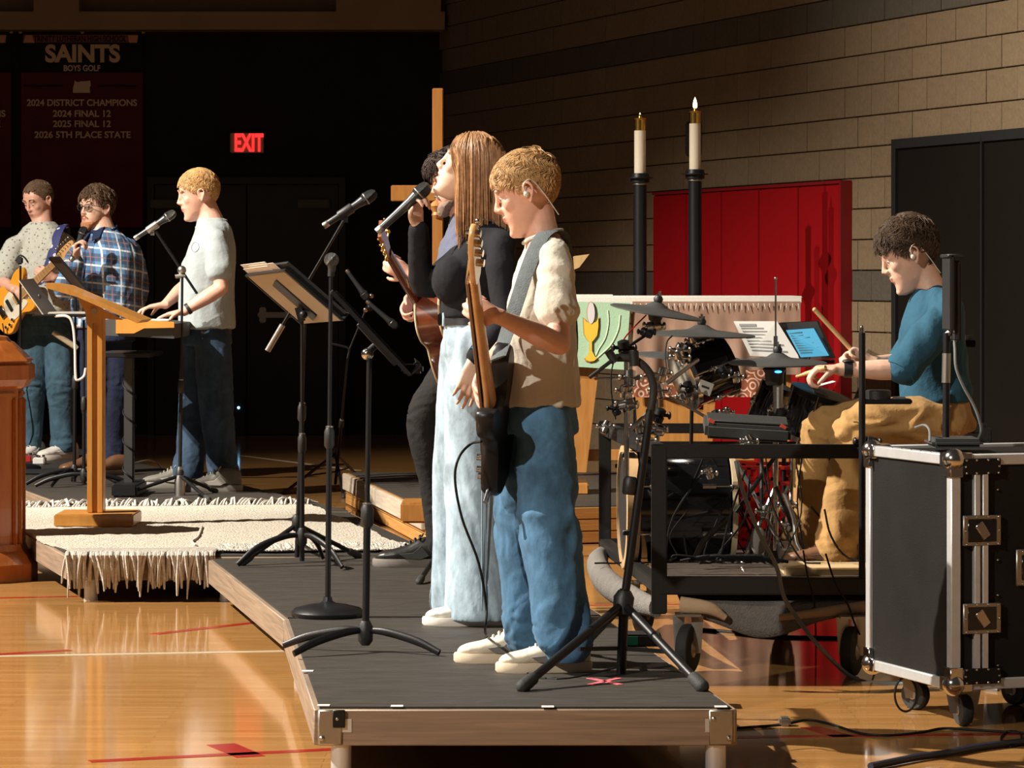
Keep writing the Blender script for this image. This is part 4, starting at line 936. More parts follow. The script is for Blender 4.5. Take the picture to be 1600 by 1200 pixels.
def clip(t, p, d, m=BLKP):
    b = B(); d = unit(d); b.lathe([(.019, -.035), (.021, -.03), (.0225, .03), (.021, .035)], p, d, 16); b.bar(V(p)-V((0, 0, .045)), V(p)-V((0, 0, .01)), .012, .02); part(b, 'mic_clip', m, t)
def Y0(y, h=ST): return F*(CAMH-h)/(y-HY)
# A: music stand with papers, left of woman
ya = Y0(884)
base = G(472, 884, ST); t = mstand('music_stand', 'black music stand with open binder and papers, left of the straight round base stand', base, W(472, 500, ya), legs=(200, 310, 75), clutch=.5, hub_h=.13)
sv = V((.235, 0, -.205)); c0 = W(385, 430, ya+.22); wv = V((.20, -.46, .02)); n = desk(t, c0, sv, wv)
b = B(); b.bar(W(472, 502, ya), W(466, 480, ya), .03, .03); b.ell(W(474, 492, ya-.02), (.018, .018, .018)); part(b, 'tilt_joint', BLK, t)
b = B(); c = c0+wv*.5+sv*.5-n*.006; b.bar(c-sv*.33, c+sv*.40, .10, .01, up=n, bev=.003); part(b, 'back_plate', BLK, t)
t2 = thing('sheet_music', 'cream paper sheets fanned on the music stand left of the straight round base stand', 'paper', c0+n*.01)
for i in range(3):
    b = B(); q = c0+n*(.008+.003*i)-unit(sv)*(.03+.01*i)+wv*(.02+.18*(i % 2)); b.prism([q, q+wv*.62, q+wv*.62+sv*1.0, q+sv*1.0], n*.0015); part(b, 'sheet', PAP, t2)
t2 = thing('binder', 'black ring binder open over papers on music stand', 'binder', c0+n*.02+wv*.4)
b = B(); q = c0+n*.02+wv*.45-unit(sv)*.02; b.prism([q, q+wv*.58, q+wv*.58+sv*1.02, q+sv*1.02], n*.012); part(b, 'cover', BLKP, t2); b = B(); b.bar(q+n*.016, q+sv+n*.016, .03, .02, up=n, bev=.004); part(b, 'spine', BLKP, t2)
TANLIT = mat('tan_lit_underside', (.42, .34, .23), .8)  # tan colour paints the grazing light on the dark desk underside
b = B(); q = c0-n*.002+wv*.03+sv*.02; b.prism([q, q+wv*.92, q+wv*.92+sv*.98, q+sv*.98], -n*.002); part(b, 'lit_underside', TANLIT, t, label='tan sheet under the desk painted as light on its dark underside')
# C boom stand
base = G(464, 878, ST); yc = base.y; piv = W(478, 452, yc)
t = mstand('boom_stand', 'black boom microphone stand left of the singing woman, counterweight low at its left', base, piv, legs=None, straight=[G(378, 884, ST), G(560, 872, ST), G(470, 858, ST)], clutch=.55, hub_h=.16)
b = B(); lo_ = W(418, 548, yc+.05); hi = W(537, 345, yc-.02); b.cyl(lo_.lerp(hi, .12), hi, .0065, n=10); part(b, 'boom', BLK, t); b = B(); b.cyl(lo_, lo_.lerp(hi, .2), .013, n=12); part(b, 'counterweight', STL, t)
b = B(); b.ell(piv, (.022, .022, .022)); b.cyl(piv-V((0, .03, 0)), piv+V((0, .03, 0)), .012); part(b, 'swivel', BLKP, t)
mt_, d_ = mic('black wired microphone on the boom stand left of the singing woman', W(509, 351, yc-.05), W(588, 300, yc-.05)); clip(t, W(540, 331, yc-.05), d_)
# B round base
base = G(512, 963, ST); yb = base.y
t = mstand('round_base_stand', 'straight black microphone stand with heavy round base', base, W(517, 425, yb), round_base=True, clutch=.52, cat='stand')
b = B(); b.cyl(W(517, 432, yb), W(518, 412, yb), .012, n=12); part(b, 'neck', BLKP, t)
t = thing('ball_microphone', 'dark ball headed microphone on top of the round base stand', 'microphone', W(518, 420, yb)); b = B(); b.ell(W(518, 406, yb), (.027, .027, .026)); part(b, 'grille', GRL, t); b = B(); b.lathe([(.011, 0), (.017, .03), (.02, .04)], W(519, 425, yb), W(518, 408, yb)-W(519, 425, yb)); part(b, 'handle', MICB, t)
# D front music stand
base = G(571, 1018, ST); yd = base.y
t = mstand('music_stand', 'black music stand nearest the camera on the front riser, its desk seen edge on', base, W(577, 545, yd), legs=(218, 330, 165), clutch=.45, hub_h=.07, r=.012)
sv = V((.245, 0, -.262)); c0 = W(518, 456, yd+.25); wv = V((.03, -.48, 0)); n = desk(t, c0, sv, wv)
b = B(); b.ell(W(574, 553, yd), (.020, .020, .020)); part(b, 'ball_joint', CHR, t); b = B(); c = c0+wv*.5+sv*.62; b.cyl(W(577, 548, yd), c, .012); b.bar(c-sv*.25-n*.01, c+sv*.25-n*.01, .12, .014, up=n, bev=.003); b.box(c+sv*.38+n*.02, (.07, .10, .03), None, .008); part(b, 'tilt_bracket', BLK, t)
b = B(); q = c0+n*.008+wv*.1+sv*.02; b.prism([q, q+wv*.8, q+wv*.8+sv*.9, q+sv*.9], n*.006); single(b, 'tablet', BLKG, 'dark tablet lying on the music stand nearest the camera', 'tablet', q)
# E stand behind
ye = F*CAMH/(772-HY); base = G(524, 760, 0)
t = mstand('microphone_stand', 'black tripod microphone stand on the gym floor behind the music stands', base, W(543, 560, ye), z0=0, straight=[G(444, 772, 0), G(537, 779, 0), G(562, 748, 0)], hub_h=.22, clutch=.5, brace=.1)
b = B(); b.tube([W(543, 560, ye), W(545, 545, ye), W(532, 540, ye), W(516, 537, ye)], .008, 8, 4); part(b, 'cross_arm', BLK, t)
b = B(); b.cyl(W(545, 548, ye), W(575, 476, ye), .007); b.cyl(W(548, 430, ye), W(578, 478, ye), .009); b.ell(W(578, 480, ye), (.025, .025, .025)); part(b, 'upper_arm', BLK, t)
b = B(); b.ell(W(571, 484, ye-.03), (.018, .018, .018)); b.ell(W(580, 462, ye-.03), (.018, .018, .018)); part(b, 'knob', CHR, t)
mic('dark microphone pointing down right behind the front music stand', W(543, 424, ye-.05), W(575, 468, ye-.05), grille=GRLD); mic('lower dark microphone pointing down right beside the acoustic guitar', W(575, 472, ye-.05), W(621, 512, ye-.05), grille=GRLD)
# F stand by guitarist, hidden by the woman
base = G(722, 880, ST); t = mstand('microphone_stand', 'black tripod stand behind the woman with one rubber tipped leg showing', base, W(728, 470, base.y), straight=[G(655, 913, ST), G(780, 905, ST), G(735, 852, ST)], hub_h=.2)
# G bent stand right of boy
hub = W(974, 945, 9.75); base = V((W(970, 1040, Y0(1050)).x, Y0(1052), ST)); yg = base.y
t = thing('boom_stand', 'large black tripod boom stand right of the boy, reaching over the drums', 'stand', (base.x, base.y, ST)); hub = W(974, 943, yg)
b = B(); b.cyl(base, W(976, 920, yg), .015); b.cyl(W(974, 950, yg), W(1016, 640, yg), .013); part(b, 'pole', BLK, t)
b = B(); b.lathe([(.018, -.04), (.03, -.03), (.032, .02), (.02, .04)], hub, (.1, 0, 1)); part(b, 'hub', BLKP, t)
straight_legs(t, hub, [G(817, 1080, ST), G(1097, 1080, ST), G(905, 1022, ST)], r=.0135)
b = B(); q = W(968, 1013, yg); b.bar(q, W(905, 1014, yg-.1), .012, .012); b.bar(q, W(1040, 1018, yg-.1), .012, .012); b.bar(q, W(968, 1012, yg+.3), .012, .012); part(b, 'brace', BLK, t)
b = B(); b.tube([W(1014, 655, yg), W(1021, 615, yg), W(1017, 588, yg), W(1004, 570, yg), W(985, 560, yg), W(962, 559, yg)], .0125, 14, 6); part(b, 'bent_arm', RUB, t)
b = B(); b.cyl(W(966, 556, yg-.02), W(921, 590, yg-.05), .006); b.cyl(W(950, 548, yg-.02), W(962, 566, yg-.02), .013); b.cyl(W(990, 548, yg-.01), W(992, 572, yg-.01), .015); part(b, 'boom', BLKP, t)
b = B(); b.lathe([(.018, -.025), (.022, -.02), (.022, .02), (.016, .03)], W(984, 760, yg), (.12, 0, 1)); part(b, 'clutch', BLKP, t)
# held microphones
S, E, Wt = PM['woman'][3][1]
mic('black handheld microphone held up by the singing woman', W(593, 359, 11.72), W(671, 288, 11.72), grille=GRLD, name='handheld_microphone')
mic('handheld microphone held under the chin of bearded man in plaid', W(112, 405, 20.33), W(133, 354, 20.33), grille=GRLD, name='handheld_microphone')
# keyboard man boom stand
base = G(281, 774, ST); yk = base.y
t = mstand('boom_stand', 'black boom microphone stand in front of the keyboard player', base, W(285, 420, yk), straight=[G(188, 777, ST), G(326, 783, ST), G(337, 770, ST)], hub_h=.11, clutch=.48)
b = B(); b.cyl(W(243, 361, yk), W(308, 459, yk), .0075); part(b, 'boom', BLK, t); b = B(); b.ell(W(284, 422, yk), (.025, .025, .025)); b.cyl(W(274, 432, yk), W(290, 430, yk), .012); part(b, 'swivel', STL, t)
b = B(); b.lathe([(.03, 0), (.03, .08), (.02, .12), (.014, .16)], (base.x, base.y, ST)); part(b, 'leg_collar', STL, t)
mt_, d_ = mic('grey handled microphone at the mouth of the keyboard player', W(213, 371, yk), W(274, 331, yk), grille=GRL); clip(t, W(238, 355, yk), d_, STL)
# guitarist thin stand
base = G(32, 735, ST); t = mstand('microphone_stand', 'thin black stand with clip in front of the electric guitarist', base, W(32, 415, base.y), round_base=True, clutch=.4)
b = B(); b.tube([W(24, 408, base.y), W(30, 399, base.y), W(38, 402, base.y), W(44, 410, base.y)], .006, 6, 3); b.box(W(31, 407, base.y), (.04, .03, .05), None, .008); part(b, 'clip', BLKP, t)
# plaid man's music stand
base = G(116, 758, ST); yp = base.y
t = mstand('music_stand', 'dark music stand in front of bearded man in plaid', base, W(118, 466, yp), legs=(195, 250, 345, 100), clutch=.55, hub_h=.09)
sv = W(160, 470, yp)-W(102, 402, yp); c0 = W(77, 403, yp+.2); wv = V((.12, -.44, 0)); n = desk(t, c0, sv, wv, m=mat('brown_black_plate', (.05, .038, .03), .5))
# laptop stand, laptop
base = G(131, 762, ST); yl = base.y
t = mstand('laptop_stand', 'black pole stand with flat tray under the silver laptop', base, W(131, 500, yl), legs=(180, 290, 20), clutch=.5, hub_h=.08)
b = B(); b.box(W(100, 493, yl+.0), (.34, .22, .014), None, .004); part(b, 'tray', BLK, t)
LT = mat('laptop_silver', (.50, .47, .42), .4, .3)
t = thing('laptop', 'open silver laptop on tray beside the wooden lectern', 'laptop', W(110, 491, yl+.05))
b = B(); b.box(W(110, 490, yl+.05)+V((0, 0, .004)), (.22, .31, .014), None, .004); part(b, 'base', LT, t)
a0 = W(90, 491, yl+.2); a1 = W(68, 494, yl-.1); up = W(51, 436, yl+.2)-a0
b = B(); b.prism([a0, a1, a1+up, a0+up], unit(up.cross(a1-a0))*.006); ld_ = part(b, 'lid', LT, t)
b = B(); c = (a0+a1)/2+up*.5; nn = unit(up.cross(a1-a0)); nn = nn if nn.y < 0 else -nn; b.ell(c+nn*.007, (.012, .012, .018), nu=12, nv=8); part(b, 'round_emblem', mat('emblem_dark', (.06, .05, .045), .4), ld_)
b = B(); b.tube([W(86, 494, yl-.1), W(104, 494, yl-.12), W(113, 505, yl-.12), W(117, 540, yl-.12), W(118, 585, yl-.12), W(121, 594, yl-.12), W(131, 588, yl-.1), W(134, 575, yl-.1)], .008, 8, 5)
single(b, 'cable', mat('white_cable', (.62, .6, .55), .5), 'thick white cable looping down from the laptop', 'cable', W(86, 494, yl-.1))
t = thing('microphone', 'short pale wireless microphone clamped low on the stand beside the lectern', 'microphone', W(83, 520, yl)); b = B(); b.lathe([(.014, 0), (.016, .02), (.017, .15), (.012, .17)], W(83, 519, yl), W(101, 531, yl)-W(83, 519, yl)); part(b, 'body', mat('beige_metal', (.4, .34, .25), .4, .3), t)
# ---------------------------------------------------------------- keyboard
WCH = wood('orange_wood', (.56, .255, .05), (.47, .195, .032), .42, 3, (.4, .4, .4), .15, .05); ykb = 18.1
t = thing('keyboard', 'stage keyboard with orange wooden end cheek played by fair haired man', 'keyboard', W(226, 530, ykb+.6))
def kp(x, y, d=0): return W(x, y, ykb+d)
b = B(); b.prism([kp(181, 498), kp(213, 499), kp(272, 503), kp(272, 512), kp(225, 513), kp(209, 521), kp(181, 521)], (0, .03, 0)); part(b, 'wooden_cheek', WCH, t)
b = B(); b.prism([kp(159, 500, .03), kp(272, 506, .03), kp(272, 529, .03), kp(159, 524, .03)], (0, 1.15, 0)); part(b, 'case', DKG, t)
b = B(); b.prism([kp(181, 498, 1.18), kp(213, 499, 1.18), kp(272, 503, 1.18), kp(272, 520, 1.18), kp(181, 521, 1.18)], (0, .03, 0)); part(b, 'far_cheek', WCH, t)
ks = mesh_from((lambda q: (q.box((0, 0, 0), (.15, .0215, .012), None, .002), q)[1])(B()), 'key', WHT, V((0, 0, 0)))
for i in range(48):
    o = bpy.data.objects.new('key', ks); COL.objects.link(o); o.parent = t; o.location = kp(243, 500, .045+.0235*i)-OFF[t.name]
yks = Y0(770)
t2 = thing('keyboard_stand', 'thick black column stand carrying the keyboard', 'stand', (W(201, 765, ykb+.5).x, ykb+.5, ST)); xx = W(202, 700, ykb+.5).x
b = B(); b.box((xx, ykb+.5, (.23+.97)/2), (.055, .06, .74), None, .008); part(b, 'column', mat('grey_black_metal', (.035, .034, .033), .5, .2), t2); b = B(); b.box((xx, ykb+.5, .235), (.14, .5, .07), None, .01); part(b, 'foot', BLK, t2); b = B(); b.box((xx, ykb+.55, .985), (.30, .7, .025), None, .004); part(b, 'support_plate', BLK, t2)
b = B(); pts = []
for k in range(40): a = k*.62; pts.append((xx+.036*math.cos(a), ykb+.5+.042*math.sin(a), .9-k*.0155))
b.tube(pts, .0045, 6, 2); single(b, 'cable', CBL, 'black cable spiralled around the keyboard stand column', 'cable', pts[-1])
t = thing('expression_pedal', 'small black pedal box by the keyboard stand foot', 'pedal', G(203, 772, ST)); q = G(203, 768, ST); b = B(); b.box(q+V((0, .05, .022)), (.14, .2, .044), None, .008); part(b, 'housing', BLKP, t); b = B(); b.box(q+V((0, .05, .052)), (.09, .17, .012), Matrix.Rotation(.08, 3, 'X'), .004); part(b, 'treadle', RUB, t)
# ---------------------------------------------------------------- lectern
LW = wood('lectern_wood', (.55, .26, .055), (.47, .20, .035), .42, 3, (3, 3, .25), .2, .08)
base = G(146, 826, ST); yl2 = base.y
t = thing('lectern', 'slim orange wooden lectern standing on the cream rug', 'lectern', (base.x, base.y, ST+.012))
def lp(x, y, d=0): return W(x, y, yl2+d)
hz = ST+.012; x0, x1 = lp(98, 0).x, lp(212, 0).x; xb0 = lp(82, 0).x
b = B(); b.box(((x0+x1)/2-.02, yl2+.12, hz+.03), (x1-x0+.03, .36, .06), None, .006); part(b, 'base_board', LW, t)
px0, px1 = lp(134, 0).x, lp(159, 0).x; zt = lp(0, 490).z
for a, c in ((px0, px0+(px1-px0)*.36), (px0+(px1-px0)*.64, px1)):
    b = B(); b.box(((a+c)/2, yl2+.1, (hz+.06+zt)/2), (c-a, .11, zt-hz-.06), None, .004); part(b, 'post_side', LW, t)
b = B(); b.box(((px0+px1)/2, yl2+.1, (hz+.06+zt)/2), ((px1-px0)*.34, .075, zt-hz-.06)); part(b, 'post_core', LW, t)
b = B(); b.prism([lp(122, 466), lp(140, 472), lp(192, 500), lp(158, 492+6), lp(158, 505), lp(134, 505), lp(134, 490)], (0, .03, 0)); part(b, 'bracket', LW, t)
for d in (-.16,):
    pass
sl = lp(250, 502)-lp(72, 444); nrm = unit(V((-sl.z, 0, sl.x))); nrm = nrm if nrm.z > 0 else -nrm
b = B(); b.prism([lp(72, 442, -.12), lp(95, 446, -.12), lp(222, 500, -.12), lp(214, 505, -.12), lp(120, 464, -.12), lp(72, 450, -.12)], (0, .46, 0)); part(b, 'desk_top', LW, t)
b = B(); p = lp(147, 486, -.006); b.cyl(p, p+V((0, -.008, 0)), .014, n=16); part(b, 'bolt_cover', STL, t)
# ---------------------------------------------------------------- pedestal (font)
FW = wood('polished_cherry', (.42, .125, .022), (.33, .085, .014), .25, 3, (2, 2, .3), .5, .04)
yf = F*CAMH/(905-HY); pc = V((W(-30, 0, yf).x, yf, 0)); t = thing('wooden_pedestal', 'octagonal polished wooden pedestal at the left edge', 'pedestal', pc); sc = yf/F
def octo(prof, nm, m=FW):
    b = B(); rs = []
    for r, y in prof:
        z = CAMH-(y-HY)*sc; z = max(z, 0); rs.append([V((pc.x+r*sc*math.cos(math.radians(22.5+45*k))/math.cos(math.radians(22.5)), pc.y+r*sc*math.sin(math.radians(22.5+45*k))/math.cos(math.radians(22.5)), z)) for k in range(8)])
    b.rings(rs); part(b, nm, m, t, smooth=20)
octo([(84, 908), (84, 878), (80, 872), (76, 864), (70, 858), (66, 848)], 'plinth'); octo([(62, 850), (62, 604)], 'column'); octo([(66, 606), (72, 602), (76, 594), (78, 590)], 'neck_moulding'); octo([(80, 592), (80, 570), (74, 566), (76, 562)], 'cap_band'); octo([(78, 563), (50, 535), (44, 532), (40, 526), (20, 522)], 'sloped_lid')
for k in range(8):
    a = math.radians(45*k); d = V((math.cos(a), math.sin(a), 0)); sd_ = V((-d.y, d.x, 0)); b = B(); c = pc+d*(62*sc+.006)
    for s in (-1, 1): b.box(c+sd_*(s*.055)+V((0, 0, (.12+.88)/2)), (.02, .02, .70), Matrix.Rotation(a, 3, 'Z'), .006)
    b.box(c+V((0, 0, .87)), (.02, .12, .02), Matrix.Rotation(a, 3, 'Z'), .006); part(b, 'panel_moulding', FW, t)
# ---------------------------------------------------------------- pedals near guitarist
for nm, lab, x, y, m in (('effects_pedal', 'red effects pedal on the riser at the guitarist\'s feet', 42, 722, mat('red_pedal', (.4, .02, .02), .4)), ('effects_pedal', 'white effects pedal on the riser beside the red one', 62, 725, WHT)):
    q = G(x, y, ST); t = thing(nm, lab, 'pedal', q); b = B(); b.box(q+V((0, 0, .022)), (.075, .12, .044), None, .006); part(b, 'housing', m, t)
    b = B(); b.cyl(q+V((0, -.035, .044)), q+V((0, -.035, .058)), .011); part(b, 'foot_switch', CHR, t)
    b = B(); b.cyl(q+V((-.02, .035, .044)), q+V((-.02, .035, .058)), .009); part(b, 'knob', BLKP, t); b = B(); b.cyl(q+V((.02, .035, .044)), q+V((.02, .035, .058)), .009); part(b, 'knob', BLKP, t)
b = B(); q = G(90, 740, ST); b.box(q+V((-.1, 0, .012)), (.5, .25, .02), None, .006); single(b, 'pedal_tray', BLKP, 'flat black pedal tray on the riser in front of guitarist', 'pedal tray', q)
# ---------------------------------------------------------------- guitars
def frame(o, neck, face):
    neck = unit(neck); face = unit(V(face)-neck*neck.dot(V(face))); w_ = face.cross(neck); return Matrix.Translation(V(o)) @ Matrix((neck, w_, face)).transposed().to_4x4()
def outline(pts, k=4):
    P = [V((x, y, 0)) for x, y in pts]; n = len(P); out = []
    for i in range(n):
        a, b_, c, d = P[i-1], P[i], P[(i+1) % n], P[(i+2) % n]
        for j in range(k): t = j/k; out.append(.5*((2*b_)+(c-a)*t+(2*a-5*b_+4*c-d)*t*t+(3*b_-a-3*c+d)*t**3))
    return out
def slab(b, out, z0, z1, bev=.006):
    c = sum(out, V())/len(out); sh = lambda q, e: q+(c-q).normalized()*e
    b.rings([[sh(q, bev)+V((0, 0, z0)) for q in out], [q+V((0, 0, z0+bev)) for q in out], [q+V((0, 0, z1-bev)) for q in out], [sh(q, bev)+V((0, 0, z1)) for q in out]])
def eguitar(name, label, M, body_m, neck_m, pg_m, bass=False, loc=None, board=None):
    t = thing(name, label, 'guitar', loc or (M @ V((0, 0, 0)))); NL = .62 if bass else .46; k = 1.0
    out = outline([(-.21, .0), (-.19, .11), (-.10, .165), (.0, .135), (.06, .12), (.15, .155), (.22, .14), (.20, .085), (.12, .045), (.11, -.03), (.17, -.07), (.19, -.115), (.12, -.135), (.04, -.105), (-.05, -.13), (-.13, -.155), (-.19, -.11)], 4)
    b = B(); b.M = M; slab(b, out, -.022, .022, .008); part(b, 'body', body_m, t)
    out2 = outline([(-.08, -.07), (-.05, .05), (.06, .075), (.12, .055), (.11, -.02), (.13, -.07), (.06, -.085), (-.02, -.10)], 4); b = B(); b.M = M; slab(b, out2, .020, .026, .001); part(b, 'pickguard', pg_m, t)
    b = B(); b.M = M; b.loft([(V((.05, 0, .016)), .031, .018), (V((.15, 0, .014)), .030, .014), (V((.3, 0, .016)), .027, .012), (V((NL+.05, 0, .018)), .022, .011)], V((0, 1, 0)), V((0, 0, 1)), 14, 2); nk = part(b, 'neck', neck_m, t)
    b = B(); b.M = M; b.prism([(.04, -.030, .028), (.04, .030, .028), (NL+.05, .021, .028), (NL+.05, -.021, .028)], (0, 0, .005)); part(b, 'fretboard', board or neck_m, nk)
    b = B(); b.M = M
    for i in range(20): x = NL+.05-(NL)*(1-2**(-(i+1)/12))*1.35; b.box((x, 0, .0335), (.002, .044, .0015))
    part(b, 'frets', STL, nk, kind='stuff')
    h = outline([(NL+.05, -.021), (NL+.05, .021), (NL+.09, .040), (NL+.18, .048), (NL+.245, .04), (NL+.235, -.0), (NL+.18, -.022), (NL+.09, -.03)], 3); b = B(); b.M = M; slab(b, h, .006, .02, .002); hs = part(b, 'headstock', neck_m, t)
    for i in range(4 if bass else 6):
        x = NL+.09+i*(.042 if bass else .027); b = B(); b.M = M; r = .011 if bass else .007
        b.cyl((x, .03, .02), (x, .03, .034), r*.55, n=10); b.cyl((x, .042, .013), (x, .066, .013), r*.35, n=8); b.ell((x, .073, .013), (r*1.1, .008, r*.7), nu=10, nv=6); b.cyl((x, .03, -.004), (x, .03, .006), r, n=10); part(b, 'tuning_peg', CHR, hs)
    b = B(); b.M = M; b.box((-.1, 0, .03), (.05, .08, .012), None, .003); part(b, 'bridge', CHR, t)
    for x in ((-.02, .07) if not bass else (.0,)): b = B(); b.M = M; b.box((x, 0, .03), (.028, .085, .012), None, .004); part(b, 'pickup', BLKP, t)
    for x, y in ((-.13, -.10), (-.09, -.105), (-.05, -.09)): b = B(); b.M = M; b.cyl((x, y, .024), (x, y, .04), .010, n=14); part(b, 'control_knob', CHR, t)
    for i in range(4 if bass else 6):
        y = (i-(1.5 if bass else 2.5))*(.0125 if bass else .0085); b = B(); b.M = M; b.tube([(-.1, y, .038), (NL+.05, y*.75, .036), (NL+.12, y*.5+.02, .03)], .0011 if bass else .0008, 4, 1); part(b, 'string', STL, t)
    return t
# boy's bass : neck up and toward camera
pb = W(778, 664, 10.26); ph = W(744, 368, 9.62); M1 = frame(pb+V((.0, -.01, 0)), ph-pb, V((-1, .35, .0))) @ Matrix.Diagonal((1, 1.05, 1.2, 1))
MPL = wood('maple_neck', (.62, .36, .15), (.5, .27, .1), .3, 6, (1, 1, .3), .4, .02)
t = eguitar('bass_guitar', 'black bass guitar with maple neck held upright by the boy', M1, mat('black_bass_body', (.010, .010, .011), .4, spec=.3), MPL, BLKP, True, board=wood('dark_fretboard', (.22, .12, .06), (.16, .08, .04), .4, 6, (1, 1, .3), .1, .02))
STR = mat('grey_webbing', (.07, .085, .09), .8, bump=.4, bscale=200, var=.2, vscale=40)
JJ = PM['boy'][2]; 
b = B(); b.tube([W(778, 560, 10.14), JJ((792, 520, -.15)), JJ((808, 470, -.165)), JJ((828, 410, -.155)), JJ((848, 368, -.115)), JJ((872, 362, -.04)), JJ((886, 385, .03)), JJ((893, 460, .08)), JJ((896, 560, .10)), JJ((860, 640, .12)), W(790, 705, 10.45)], [.030, .03, .03, .03, .03, .028, .016, .012, .012, .012, .012], 8, 6, flat=((1, 0, .7), .12)); part(b, 'strap', STR, t)
b = B(); b.M = M1; b.cyl((-.12, -.13, .0), (-.12, -.155, .0), .007); b.cyl((-.12, -.155, 0), (-.12, -.20, 0), .0075); part(b, 'jack_plug', CHR, t); b.M = None
b = B(); q0 = M1 @ V((-.12, -.19, 0)); b.tube([W(752, 690, 10.1), W(735, 694, 10.15), W(717, 715, 10.1), W(711, 750, 10.1), W(722, 810, 10.1), W(748, 880, 10.1), W(760, 950, 10.12), W(758, 985, 10.13), G(766, 1005, ST), G(800, 1040, ST), G(870, 1062, ST), G(980, 1040, ST)], .0042, 8, 6)
single(b, 'instrument_cable', CBL, 'thin black cable looping from the bass down to the riser', 'cable', W(752, 690, 10.1))
# electric guitar left
yq = 21.92; pb = W(22, 474, yq); ph = W(86, 414, yq-.25); M2 = frame(pb, ph-pb, V((-.25, -.95, .12)))
ORG = mat('butterscotch_body', (.78, .33, .03), .25, coat=.5)
t = eguitar('electric_guitar', 'orange electric guitar with cream pickguard played by balding man', M2, ORG, MPL, mat('cream_pickguard', (.7, .64, .5), .4))
JE = PM['electric'][2]; b = B(); b.tube([W(60, 445, yq-.06), JE((70, 430, -.24)), JE((80, 400, -.20)), JE((90, 365, -.14)), JE((100, 352, -.02)), JE((98, 380, .14)), JE((60, 450, .2))], .034, 8, 5, flat=((1, 0, .3), .12))
def strapm():
    m = mat('star_strap', (.03, .035, .14), .7); nt = m.node_tree; N = nt.nodes; L = nt.links; v = N.new('ShaderNodeTexVoronoi'); v.inputs['Scale'].default_value = 22; tc = N.new('ShaderNodeTexCoord'); L.new(tc.outputs['Object'], v.inputs['Vector']); r = N.new('ShaderNodeValToRGB'); r.color_ramp.interpolation = 'CONSTANT'; r.color_ramp.elements[0].color = (.55, .55, .6, 1); r.color_ramp.elements[1].position = .3; r.color_ramp.elements[1].color = (.03, .035, .14, 1); L.new(v.outputs['Distance'], r.inputs[0]); L.new(r.outputs[0], N['Principled BSDF'].inputs['Base Color']); return m
part(b, 'strap', strapm(), t)
b = B(); b.tube([W(4, 505, yq), W(8, 530, yq), W(14, 560, yq), W(14, 640, yq), G(20, 720, ST)], .004, 6, 5); single(b, 'instrument_cable', CBL, 'thin cable hanging from the orange electric guitar', 'cable', W(4, 505, yq))
# acoustic guitar
ya_ = 13.62; pb = W(676, 512, ya_+.02); ph = W(604, 388, ya_-.50); M3 = frame(pb, ph-pb, V((-.95, .25, -.1)))
t = thing('acoustic_guitar', 'dark red acoustic guitar with cream binding behind the woman', 'guitar', pb); out = outline([(-.26, 0), (-.24, .12), (-.14, .195), (-.02, .165), (.05, .125), (.13, .14), (.20, .12), (.24, .05), (.24, -.05), (.20, -.12), (.13, -.14), (.05, -.125), (-.02, -.165), (-.14, -.195), (-.24, -.12)], 4)
RSW = wood('rosewood', (.20, .05, .018), (.10, .022, .01), .2, 5, (1, 1, 1), .6, .02); SPR = wood('dark_sunburst_top', (.30, .10, .03), (.2, .06, .02), .2, 5, (1, 1, 1), .6, .02); BND = mat('cream_binding', (.75, .6, .36), .4)
b = B(); b.M = M3; slab(b, out, -.10, .0, .003); part(b, 'sides', RSW, t); b = B(); b.M = M3; slab(b, [q*.985 for q in out], -.001, .003, .001); part(b, 'soundboard', SPR, t)
for z in (0, -.10): b = B(); b.M = M3; b.tube([q+V((0, 0, z)) for q in out[::2]], .0045, 6, 2, closed=True); part(b, 'binding', BND, t)
b = B(); b.M = M3; b.loft([(V((.20, 0, -.0)), .029, .016), (V((.4, 0, .002)), .026, .014), (V((.60, 0, .002)), .023, .012)], V((0, 1, 0)), V((0, 0, 1)), 14, 2); b.prism([(.08, -.028, .006), (.08, .028, .006), (.60, .022, .008), (.60, -.022, .008)], (0, 0, .005)); nk = part(b, 'neck', RSW, t)
b = B(); b.M = M3; b.prism([(.60, -.023, -.004), (.60, .023, -.004), (.66, .034, -.012), (.78, .038, -.026), (.78, -.038, -.026), (.66, -.034, -.012)], (0, 0, .014)); hs = part(b, 'headstock', wood('koa_headstock', (.35, .12, .03), (.25, .07, .02), .3), t)
for i in range(3):
    for s in (-1, 1): b = B(); b.M = M3; x = .655+i*.042; b.cyl((x, s*.034, -.010-i*.006), (x, s*.058, -.010-i*.006), .003); b.ell((x, s*.064, -.01-i*.006), (.012, .009, .007)); b.cyl((x, s*.022, .002-i*.006), (x, s*.022, .014-i*.006), .005); part(b, 'tuning_peg', BRS, hs)
b = B(); b.M = M3; b.lathe([(.048, .0032), (.052, .0036), (.052, .004), (.048, .0042)], (.06, 0, 0), (0, 0, 1), 30); part(b, 'rosette', BND, t); b = B(); b.M = M3; b.box((-.13, 0, .008), (.03, .16, .01), None, .003); part(b, 'bridge', RSW, t)
for i in range(6): y = (i-2.5)*.0085; b = B(); b.M = M3; b.tube([(-.13, y, .014), (.60, y*.8, .016)], .0009, 4, 1); part(b, 'string', STL, t)
